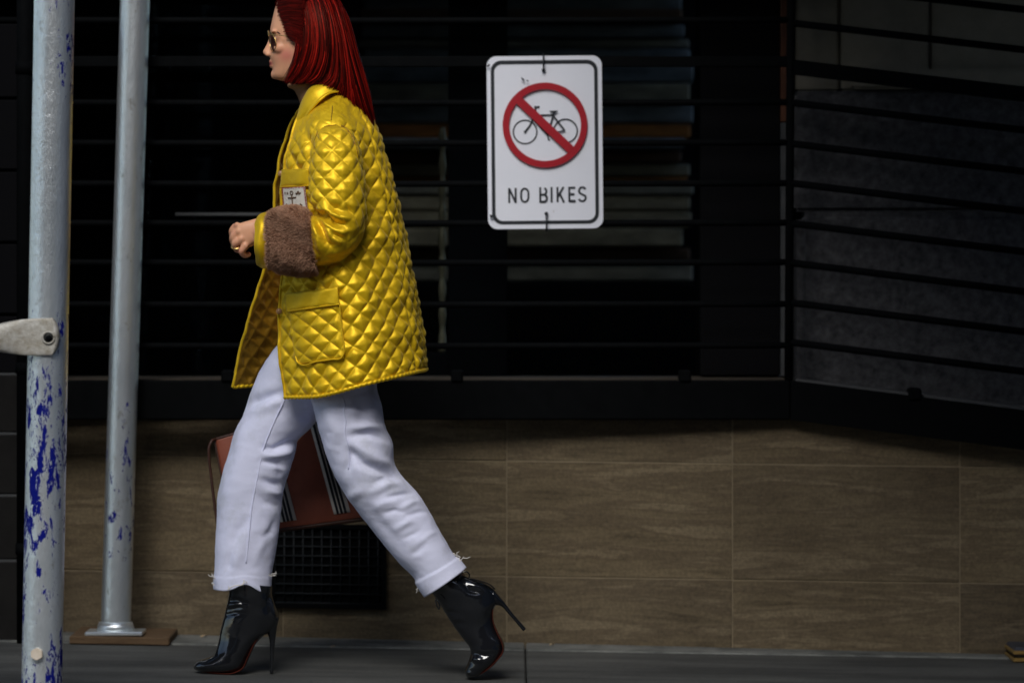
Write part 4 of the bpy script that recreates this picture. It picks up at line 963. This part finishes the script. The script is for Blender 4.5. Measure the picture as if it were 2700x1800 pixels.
for (x, y) in ((750, 459), (744, 821)):
    c = drape(x, y, .010); tube('button', [c+np.array((0, .002, 0)), c+np.array((0, -.004, 0))], [.0075, .0072], M['btn'], jac, 2, 18, False)
# shoulder seam
piping('shoulder_seam', [drape(x, y, .0005) for x, y in [(876, 252), (876, 270), (876, 290), (873, 318)]], .0011, n=40, nc=6, m='lining')
# collar
cup = [(918, 226), (880, 221), (845, 222), (823, 229), (802, 258), (791, 285), (784, 318)]
clo = [(940, 246), (905, 243), (872, 246), (846, 264), (825, 286), (802, 317), (782, 334)]
cdu = [-.020, -.058, -.066, -.066, -.064, -.058, -.052]; cdl = [-.030, -.088, -.108, -.118, -.112, -.092, -.072]
def collar(sgn):
    U_ = np.array([PP(x, y, sgn*-d) for (x, y), d in zip(cup, cdu)]); L_ = np.array([PP(x, y, sgn*-d) for (x, y), d in zip(clo, cdl)])
    U_ = cr(U_, 60); L_ = cr(L_, 60); rows = []
    for k in range(22):
        t_ = k/21; r_ = U_*(1-t_)+L_*t_; bul = math.sin(math.pi*min(1, t_*1.15+.02))*.010
        r_ = r_+np.array((-.15, sgn*-1*-1, .45))*0+np.array((0, sgn*bul, bul*.7)); rows.append(r_)
    o = mk('collar', np.array(rows).reshape(-1, 3), gridfaces(22, 60, False), M['satin'], jac, True, False)
    s_ = o.modifiers.new('t', 'SOLIDIFY'); s_.thickness = .004; s_.offset = 0
collar(-1); collar(1)
cb = np.array([[PP(918, 226, -.020), PP(926, 226, 0), PP(918, 226, .020)], [PP(932, 236, -.028), PP(940, 235, 0), PP(932, 236, .028)], [PP(940, 246, -.030), PP(955, 246, 0), PP(940, 246, .030)]])
Gb = csurf(cb, np.linspace(0, 1, 10), np.linspace(0, 1, 16)); ob = mk('collar', Gb.reshape(-1, 3), gridfaces(10, 16, False), M['satin'], jac, True, False); s_ = ob.modifiers.new('t', 'SOLIDIFY'); s_.thickness = .004
# ---------------- near sleeve
sl = [(855, 336, 890, 332, .022, -.175), (838, 350, 918, 344, .045, -.182), (828, 378, 938, 374, .060, -.195), (822, 425, 952, 425, .066, -.208), (819, 480, 960, 500, .070, -.218), (819, 520, 963, 560, .071, -.224), (832, 548, 956, 618, .072, -.226), (842, 560, 934, 657, .073, -.224),
      (838, 566, 898, 686, .074, -.220), (822, 570, 856, 698, .074, -.214), (800, 572, 815, 700, .072, -.206), (780, 574, 790, 700, .068, -.200)]
def densify(G): return G
SG = LG(sl, 300, 260, 2.15); sn = outward(SG)
Us = np.cumsum(np.linalg.norm(SG-np.roll(SG, 1, 1), axis=2), 1); Us -= Us[:, 65:66]
Cs = (SG[:, 0]+SG[:, 130])/2; Vs = np.concatenate([[0], np.cumsum(np.linalg.norm(np.diff(SG[:, 65], axis=0), axis=1))])[:, None]+np.zeros((1, 260))
Qs = quilt(Us+.006, Vs, PITCH, .55)
low = np.clip((Vs-.235)/.06, 0, 1); D = .0058*Qs*np.clip(Vs/.02, .2, 1)*(1-.55*low)
sl_lines = [([(842, 562), (862, 575), (880, 588), (905, 592)], -.014, 8), ([(845, 548), (870, 560), (900, 574), (930, 580)], .010, 9), ([(838, 578), (850, 610), (862, 640), (880, 655)], -.012, 8), ([(850, 578), (868, 606), (885, 630), (902, 640)], .010, 9), ([(858, 592), (880, 618), (905, 630)], -.010, 7),
            ([(826, 590), (836, 620), (842, 655)], .008, 9), ([(812, 600), (822, 640), (835, 680)], -.008, 9), ([(842, 560), (866, 566)], -.012, 6), ([(870, 540), (900, 555), (935, 556)], -.006, 10), ([(870, 600), (900, 612), (925, 606)], .006, 9), ([(835, 345), (828, 372), (826, 400)], -.004, 7)]
D += strokes_disp(SG, sn, sl_lines)
D += (.0022*vnoise(SG[::2, ::2].reshape(-1, 3), 36, 3, 3)).reshape(150, 130).repeat(2, 0).repeat(2, 1)
D = D.copy(); D = (D+np.roll(D, 1, 0)+np.roll(D, -1, 0)+np.roll(D, 1, 1)+np.roll(D, -1, 1))/5
SG = SG+sn*D[..., None]; V, fs = capped(SG); slv = mk('sleeve', V, fs, M['satin'], jac, True, True)
ah = follow(SG, dense([(829, 405), (830, 372), (840, 347), (858, 331), (880, 327), (902, 333), (922, 350), (936, 378), (946, 415)], 40), .0004)
piping('armhole_seam', cr(ah[::3], 40), .0014, n=60, nc=6, m='lining')
# far sleeve
fs_l = [(845, 338, 900, 330, .03, .170), (825, 372, 932, 365, .055, .185), (815, 480, 945, 480, .062, .21), (795, 640, 915, 640, .066, .225), (770, 780, 880, 780, .068, .24), (748, 905, 850, 905, .07, .243)]
V, fs = capped(LG(fs_l, 60, 60)); mk('sleeve', V, fs, M['satin'], jac, True, True)
# turned-out sleeve end beyond the fur
se = [(735, 570, 735, 700, .062, -.196), (716, 564, 718, 705, .068, -.190), (698, 562, 702, 707, .069, -.184), (684, 566, 690, 706, .068, -.180), (676, 578, 676, 698, .066, -.176), (674, 590, 671, 676, .060, -.172)]
EG = LG(se[:-1], 50, 72, 2.3); en = outward(EG); ed = (.0040*vnoise(EG.reshape(-1, 3), 22, 6, 2)).reshape(50, 72)
ed += strokes_disp(EG, en, [([(705, 580), (700, 630), (702, 690)], -.006, 6), ([(690, 575), (684, 630), (688, 695)], .005, 8), ([(712, 570), (709, 610), (711, 650)], .005, 6)])
EG = EG+en*ed[..., None]
EG = np.concatenate([EG, (EG[-1:]*.985+EG[-1:].mean(1, keepdims=True)*.015)+np.array((.003, 0, 0)), (EG[-8:-7]*.93+EG[-8:-7].mean(1, keepdims=True)*.07)+np.array((.02, 0, 0))])
oe = mk('sleeve_end', EG.reshape(-1, 3), gridfaces(EG.shape[0], 72, True), M['satin'], jac, True, True)
# ---------------- fur cuff
fc = [(824, 572, 834, 705, .066, -.210), (815, 560, 836, 716, .078, -.208), (798, 549, 824, 722, .086, -.206), (765, 546, 785, 723, .089, -.202), (735, 551, 748, 716, .087, -.198), (716, 561, 722, 706, .080, -.194), (707, 578, 709, 692, .070, -.190), (708, 590, 710, 680, .055, -.188)]
FG = LG(fc, 70, 90, 2.5); fnm = outward(FG); fd = (.005*vnoise(FG.reshape(-1, 3), 26, 9, 3)).reshape(70, 90); FG = FG+fnm*fd[..., None]
V, fs = capped(FG); cuff = mk('fur_cuff', V, fs, M['furbase'], jac, True, True); tag(cuff, 'brown fur cuff on the near sleeve')
nF = 42000; ii = rng.integers(0, 69, nF); jj = rng.integers(0, 90, nF); uu = rng.random(nF)[:, None]; vv = rng.random(nF)[:, None]
j2 = (jj+1) % 90
base = (FG[ii, jj]*(1-uu)+FG[ii, j2]*uu)*(1-vv)+(FG[ii+1, jj]*(1-uu)+FG[ii+1, j2]*uu)*vv
nn = fnm[ii, jj]; ax = np.array((-1, -.1, -.25))
clump = np.stack([np.sin(base[:, 2]*160+base[:, 0]*90), np.sin(base[:, 0]*140+2), np.cos(base[:, 2]*120+base[:, 0]*60)], 1)
dirn = nn*.75+ax*.45+clump*.20+rng.normal(0, .17, (nF, 3)); dirn /= np.linalg.norm(dirn, axis=1, keepdims=True)
lnf = rng.uniform(.006, .012, nF)[:, None]; side = np.cross(dirn, rng.normal(0, 1, (nF, 3))); side /= np.linalg.norm(side, axis=1, keepdims=True)
wdt = .00038
A_ = base-nn*.001; mid_ = A_+dirn*lnf*.6; tip = A_+dirn*lnf-nn*lnf*.12+ax*lnf*.12
VF = np.stack([A_-side*wdt, A_+side*wdt, mid_+side*wdt*.8, mid_-side*wdt*.8, tip], 1).reshape(-1, 3)
k = np.arange(nF)[:, None]*5; tri = np.concatenate([k+np.array([[0, 1, 2]]), k+np.array([[0, 2, 3]]), k+np.array([[3, 2, 4]])])
fo = mk('fur', VF, tri, M['fur'], jac, True); fo['kind'] = 'stuff'
tone = rng.uniform(.86, 1.14, (nF, 1))*(1+.16*np.sin(base[:, 2:3]*70+base[:, :1]*40)); cF = np.clip(np.array((.44, .255, .165))*tone, 0, 1)
cF = np.repeat(cF[:, None], 5, 1)*np.array([.6, .6, 1.0, 1.0, 1.25])[None, :, None]; cF = np.concatenate([cF.reshape(-1, 3), np.ones((nF*5, 1))], 1)
fo.data.color_attributes.new('tint', 'FLOAT_COLOR', 'POINT').data.foreach_set('color', cF.astype(np.float32).ravel())
# ---------------- turtleneck
tn = [(768, 214, 866, 206, .056, 0), (758, 224, 868, 214, .060, 0), (760, 230, 870, 222, .060, 0), (774, 237, 872, 228, .058, 0), (783, 250, 876, 240, .058, 0), (790, 268, 885, 258, .060, 0), (796, 290, 900, 285, .066, 0), (800, 330, 930, 325, .12, 0), (790, 420, 940, 420, .15, 0)]
TG = LG(tn, 70, 180, 2.1); tnm = outward(TG); rib = .0006*np.sin(np.arange(180)*2*np.pi/180*60)[None]; TG = TG+tnm*rib[..., None]
mk('turtleneck', TG.reshape(-1, 3), gridfaces(70, 180, True), M['knit'], person, True, True)
# ---------------- hair
guides = [
 [(765, -42, -.012), (772, -14, -.050), (781, 30, -.078), (785, 80, -.087), (782, 125, -.089), (772, 165, -.083), (758, 195, -.073), (744, 216, -.062)],
 [(785, -50, -.012), (800, -12, -.058), (812, 35, -.085), (818, 85, -.095), (814, 130, -.098), (802, 170, -.092), (785, 203, -.082), (768, 222, -.072)],
 [(810, -55, -.010), (832, -12, -.060), (846, 35, -.088), (855, 90, -.098), (855, 140, -.102), (846, 178, -.100), (832, 205, -.092), (812, 219, -.085)],
 [(832, -54, -.008), (860, -10, -.055), (876, 35, -.082), (888, 90, -.094), (893, 140, -.100), (892, 185, -.103), (884, 217, -.105), (866, 236, -.104)],
 [(850, -48, -.006), (882, -5, -.045), (900, 40, -.068), (914, 95, -.080), (926, 150, -.088), (940, 205, -.092), (956, 262, -.088), (976, 322, -.072)],
 [(858, -42, -.004), (896, 8, -.026), (916, 50, -.042), (930, 100, -.052), (944, 155, -.056), (961, 210, -.058), (976, 270, -.055), (988, 338, -.045)],
 [(860, -40, 0), (900, 12, 0), (920, 55, 0), (934, 105, 0), (948, 160, 0), (964, 212, 0), (976, 262, 0), (984, 315, 0)]]
gl_ = [np.array([PP(*p) for p in gd]) for gd in guides]
gm = [np.array([PP(p[0], p[1], -p[2]) for p in gd]) for gd in guides[:-1]][::-1]
GA = np.array(gl_+gm)                                   # (13,8,3)
cen = PP(815, 90, 0)
def hsurf(u, v): return None
NS = 3400; KS = 15
ug = rng.random(NS)*12; ug[:1500] = rng.random(1500)*5.2
tv = np.linspace(0, 1, KS)
A = cr(GA.transpose(1, 0, 2).reshape(8, -1), 0, t=tv, chord=False).reshape(KS, 13, 3)      # along strands
B = cr(A.transpose(1, 0, 2).reshape(13, -1), 0, t=ug/12, chord=False).reshape(NS, KS, 3)
cl = np.sin(ug*9.1+1)*.5+np.sin(ug*21.7)*.35+np.sin(ug*47.3+2)*.3
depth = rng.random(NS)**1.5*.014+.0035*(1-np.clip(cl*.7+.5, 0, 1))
ctr = np.array([cr(np.array([PP(815, -10, 0), PP(820, 60, 0), PP(825, 130, 0), PP(850, 200, 0), PP(900, 290, 0)]), KS)])
inw = ctr-B; inw[..., 2] *= .2; inw /= np.linalg.norm(inw, axis=2, keepdims=True)
wv = (np.sin(tv[None]*rng.uniform(2, 6, (NS, 1))+rng.uniform(0, 6.28, (NS, 1)))*rng.uniform(.0004, .0032, (NS, 1)))*np.clip(tv*2, 0, 1)
B = B+inw*(depth[:, None]+wv)[..., None]
B += rng.normal(0, .0012, (NS, 1, 3))+np.cumsum(rng.normal(0, .0004, (NS, KS, 3)), 1)
ln_ = rng.uniform(.90, 1.03, NS)
B = B[:, :1]*0+np.stack([np.stack([np.interp(np.clip(tv*l_, 0, 1), tv, B[i, :, c_]) for c_ in range(3)], 1) for i, l_ in enumerate(ln_)])
T = np.gradient(B, axis=1); T /= np.linalg.norm(T, axis=2, keepdims=True)+1e-9
out_ = -inw+rng.normal(0, .35, (NS, 1, 3)); sd_ = np.cross(T, out_); sd_ /= np.linalg.norm(sd_, axis=2, keepdims=True)+1e-9
no_ = np.cross(sd_, T); wid = rng.uniform(.0007, .0018, (NS, 1))*np.clip((1-tv[None])*6, .15, 1); wid = wid[..., None]
VH = np.stack([B-sd_*wid, B+no_*wid*.6, B+sd_*wid], 2).reshape(-1, 3)                       # a shallow roof-shaped lock
a_ = np.arange(NS)[:, None, None]*KS*3+np.arange(KS-1)[None, :, None]*3
qf = np.concatenate([a_+np.array([0, 1, 4, 3]), a_+np.array([1, 2, 5, 4])], 1).reshape(-1, 4)
# under-layer so no gaps show
GA2 = GA+ (cen-GA)*.07; GA2[:, -2:] = GA[:, -2:]+(ctr[0][[-3, -1]]-GA[:, -2:])*.10; GA2[:, -1, 2] += .012
A2 = cr(GA2.transpose(1, 0, 2).reshape(8, -1), 0, t=np.linspace(0, .97, 60), chord=False).reshape(60, 13, 3)
B2 = cr(A2.transpose(1, 0, 2).reshape(13, -1), 0, t=np.linspace(0, 1, 90), chord=False).reshape(90, 60, 3)
hair = mk('hair', B2.reshape(-1, 3), gridfaces(90, 60, False), M['hairbase'], person, True)
tag(hair, 'straight dark red hair past the shoulders')
s_ = hair.modifiers.new('t', 'SOLIDIFY'); s_.thickness = .004; s_.offset = 0
tn_ = rng.random(NS)
pal = np.array([(.012, .001, .001), (.07, .0025, .002), (.19, .006, .004), (.42, .015, .008)])
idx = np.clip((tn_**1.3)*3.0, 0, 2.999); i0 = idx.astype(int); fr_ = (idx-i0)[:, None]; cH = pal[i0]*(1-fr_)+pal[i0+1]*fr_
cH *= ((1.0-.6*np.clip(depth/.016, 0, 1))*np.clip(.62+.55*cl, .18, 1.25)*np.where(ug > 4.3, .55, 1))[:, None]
cH = np.repeat(cH[:, None], KS*3, 1).reshape(-1, 3); cH = np.concatenate([cH, np.ones((len(cH), 1))], 1)
def strandobj(name, V, q, c, par):
    o = mk(name, V, q, M['hair'], par, True); o['kind'] = 'stuff'
    o.data.color_attributes.new('tint', 'FLOAT_COLOR', 'POINT').data.foreach_set('color', c.astype(np.float32).ravel()); return o
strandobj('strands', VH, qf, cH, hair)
# hairline at forehead and temple, combed back (both sides)
NT = 1100; VT = []; QT = []; CT = []
hl0 = cr(np.array([(775, -50, .004), (752, -36, .014), (737, -8, .026), (731, 14, .040), (735, 30, .054), (744, 52, .064), (751, 74, .070), (757, 92, .0735), (768, 104, .0755)], float), NT)
hl1 = cr(np.array([(868, -52, .006), (832, -50, .030), (812, -22, .060), (802, 5, .074), (798, 28, .083), (798, 60, .089), (794, 88, .089), (797, 112, .089), (800, 128, .088)], float), NT)
for k in range(NT*2):
    s_ = -1 if k < NT else 1; q = k % NT
    a0 = hl0[q]+rng.normal(0, 3.0, 3)*np.array((1, 1, .0004)); b0 = hl1[q]+rng.normal(0, 3, 3)*np.array((1, 1, .0004))
    p = [PP(a0[0], a0[1], s_*(a0[2]+.0020)), PP(a0[0]*.6+b0[0]*.4, a0[1]*.62+b0[1]*.38-4, s_*((a0[2]*.6+b0[2]*.4)+.0070)), PP(b0[0], b0[1], s_*(b0[2]+.004))]
    c_ = cr(np.array(p), 6); kk = len(VT)
    w_ = rng.uniform(.0006, .0012)
    for r_ in range(6):
        wz = w_*(.35 if r_ == 0 else 1); VT += [c_[r_]+np.array((0, 0, wz)), c_[r_]-np.array((0, 0, wz))]
    for r_ in range(5): QT.append([kk+2*r_, kk+2*r_+1, kk+2*r_+3, kk+2*r_+2])
    cc = pal[0]*.6+pal[1]*rng.uniform(.2, 1.1); CT += [(*cc, 1)]*12
strandobj('hairline', np.array(VT), np.array(QT), np.array(CT), hair)
# ---------------- face furniture
for s_ in (-1, 1):
    tube('eyebrow', [PP(716, 86, s_*.014), PP(720, 81.5, s_*.030), PP(731, 84, s_*.047), PP(738, 90, s_*.056)], [.0016, .0028, .0024, .0010], M['brow'], person, 20, 8)
    c = PP(727.5, 104, s_*.031); Gs = np.array([[(c[0]+.0115*math.cos(a_), c[1]+.0115*math.sin(a_)*math.cos(t_), c[2]+.0115*math.sin(a_)*math.sin(t_)) for t_ in np.linspace(0, 2*math.pi, 16, endpoint=False)] for a_ in np.linspace(.05, math.pi-.05, 12)])
    V, fs = capped(Gs); mk('eye', V, fs, mat('eye_%d' % s_, (.03, .02, .017), .2), person, True, True)
gls = mk('sunglasses', *capped(tubegrid([PP(708.5, 93, -.010), PP(706.5, 90, 0), PP(708.5, 93, .010)], .0016, 14, 8)), M['gold'], person, True, True)
tag(gls, 'thin gold sunglasses with brown lenses')
gm_ = mat('lens_tint', (.06, .02, .018), .06, 0, .6); gm_.node_tree.nodes['Principled BSDF'].inputs['Alpha'].default_value = .90
for s_ in (-1, 1):
    rimp = []; LGd = []
    for t_ in np.linspace(0, 2*math.pi, 33)[:-1]:
        yy = .036+.025*math.cos(t_)*(1-.10*math.sin(t_)); v_ = 110-26*math.sin(t_); wrap = 12.0*((yy-.011)/.05)**2+1.5*math.sin(t_)*-1
        rimp.append((708.5+wrap*1.35+(v_-84)*.085, v_, yy))
    ring = [PP(x, y, s_*d) for x, y, d in rimp]; ring.append(ring[0])
    tube('rim', ring, .00115, M['gold'], gls, 66, 6)
    cen_ = np.mean(ring[:-1], 0)+np.array((-.002, 0, 0)); V = [cen_]+ring[:-1]
    V = np.array(V); inner = cen_+(V[1:]-cen_)*.55+np.array((-.0012, 0, 0)); VV = np.concatenate([V, inner]); n_ = 32
    fs = [(0, 33+i, 33+(i+1) % n_) for i in range(n_)]+[(33+i, 1+i, 1+(i+1) % n_, 33+(i+1) % n_) for i in range(n_)]
    mk('lens', VV, fs, gm_, gls, True, True)
    tube('temple', [PP(709, 91, s_*.060), PP(716, 91.5, s_*.066), PP(740, 94, s_*.0745), PP(785, 98, s_*.0835), (PP(830, 106, s_*.084))], .0011, M['gold'], gls, 30, 6)
    tube('end_piece', [PP(706.5, 82, s_*.050), PP(708.5, 90, s_*.057), PP(709.5, 95, s_*.060)], .0018, M['gold'], gls, 12, 8)
# ring on the hand
rc = [PP(*p) for p in [(616.5, 640, -.176), (619, 645.5, -.183), (626, 649, -.180), (631, 650, -.168)]]
Gr = []
c0 = PP(622.3, 648, -.160); ax1 = np.array((.12, .74, -.66)); ax1 /= np.linalg.norm(ax1); e1 = np.cross(ax1, (0, 1, 0)); e1 /= np.linalg.norm(e1); e2 = np.cross(ax1, e1)
tube('finger_ring', [c0+.0106*(e1*math.cos(t_)+e2*math.sin(t_)) for t_ in np.linspace(0, 2*math.pi, 29)], .0026, M['gold'], person, 40, 8)

# ------------------------------------------------------------------ handbag in the far hand
BYo = .30
bag = empty('handbag', tuple(PP(790, 1390, BYo)), 'chestnut leather tote with striped webbing bands behind the white trousers', 'handbag')
def bq(u, v):      # u left-right, v top-bottom -> px
    TL, TR, BR, BL = np.array((566, 1158)), np.array((893, 1062)), np.array((985, 1364)), np.array((614, 1414))
    return TL*(1-u)*(1-v)+TR*u*(1-v)+BR*u*v+BL*(1-u)*v
def bagface(dy, bulge, n=40):
    G = np.empty((n, n, 3))
    for i in range(n):
        for j in range(n):
            u, v = j/(n-1), i/(n-1); p = bq(u, v); b_ = bulge*(math.sin(math.pi*u)**.6)*(math.sin(math.pi*min(1, v*.8+.2))**.6)
            G[i, j] = PP(p[0], p[1], BYo+dy*(.35+.65*v)+b_+.004*math.sin(u*11+v*5)*math.sin(math.pi*u))
    return G
G1 = bagface(-.045, -.012); G2 = bagface(.045, .012); n = 40
rim1 = [(0, j) for j in range(n)]+[(i, n-1) for i in range(1, n)]+[(n-1, j) for j in range(n-2, -1, -1)]+[(i, 0) for i in range(n-2, 0, -1)]
sideG = np.array([[G1[i, j], (G1[i, j]+G2[i, j])/2, G2[i, j]] for (i, j) in rim1])
def sheet(name, G, m, par, th=.003):
    o = mk(name, G.reshape(-1, 3), gridfaces(G.shape[0], G.shape[1], False), m, par, True); s_ = o.modifiers.new('t', 'SOLIDIFY'); s_.thickness = th; s_.offset = 0; return o
front = sheet('front_panel', G1, M['leather'], bag); sheet('back_panel', G2, M['leather'], bag)
sheet('gusset', sideG[n-1:], M['leather_dk'], bag)
piping('base_trim', [G1[n-1, j]+np.array((0, -.002, 0)) for j in range(n)], .0055, n=60, nc=8, par=bag, m='leather_dk')
piping('top_trim', [G1[0, j] for j in range(n)], .0035, n=60, nc=8, par=bag, m='leather_dk')
piping('side_trim', [G1[i, 0] for i in range(n)], .0030, n=60, nc=8, par=bag, m='leather_dk')
def band(u0, u1, k0, k1, vtop, vbot, m, lay):
    ua = lambda v: u0[0]*(1-v)+u0[1]*v
    ub = lambda v: u1[0]*(1-v)+u1[1]*v
    G = np.empty((24, 4, 3))
    for i in range(24):
        v = vtop+(vbot-vtop)*i/23
        for j in range(4):
            f_ = k0+(k1-k0)*j/3; u = ua(v)*(1-f_)+ub(v)*f_; p = bq(u, v)
            x_ = u*(n-1); y_ = v*(n-1); i0_ = min(int(y_), n-2); j0_ = min(int(x_), n-2); fy, fx = y_-i0_, x_-j0_
            G[i, j] = (G1[i0_, j0_]*(1-fx)+G1[i0_, j0_+1]*fx)*(1-fy)+(G1[i0_+1, j0_]*(1-fx)+G1[i0_+1, j0_+1]*fx)*fy+np.array((0, -.0025-lay*.0012, 0))
    return G
for (u0, u1) in (((.34, .352), (.46, .468)), ((.74, .735), (.86, .853))):
    sheet('webbing', band(u0, u1, 0, 1, .0, .925, None, 0), M['canvas_w'], bag, .0016)
    for k in range(3):
        s0 = .17+k*.235; sheet('dark_stripe', band(u0, u1, s0, s0+.155, .0, .925, None, 1.2), M['canvas_k'], bag, .0010)
tube('side_strap', [PP(568, 1158, BYo-.02), PP(560, 1160, BYo-.03), PP(552, 1176, BYo-.035), PP(551, 1205, BYo-.036), PP(556, 1250, BYo-.037), (PP(562, 1300, BYo-.04)), PP(569, 1350, BYo-.042), PP(580, 1395, BYo-.043), PP(618, 1405, BYo-.044)], .0036, M['leather_dk'], bag, 50, 8)
for dyy, xa, xb in ((-.03, .40, .80), (.03, .40, .80)):
    pa_, pb_ = bq(xa, 0), bq(xb, 0)
    tube('handle', [PP(pa_[0], pa_[1]+8, BYo+dyy*.5), PP(pa_[0]+12, pa_[1]-30, BYo+dyy*.4), PP(775, 1056, FH-.020), PP(800, 1054, FH-.020), PP(pb_[0]-12, pb_[1]-6, BYo+dyy*.4), PP(pb_[0], pb_[1]+8, BYo+dyy*.5)], .0042, M['leather_dk'], bag, 50, 8)
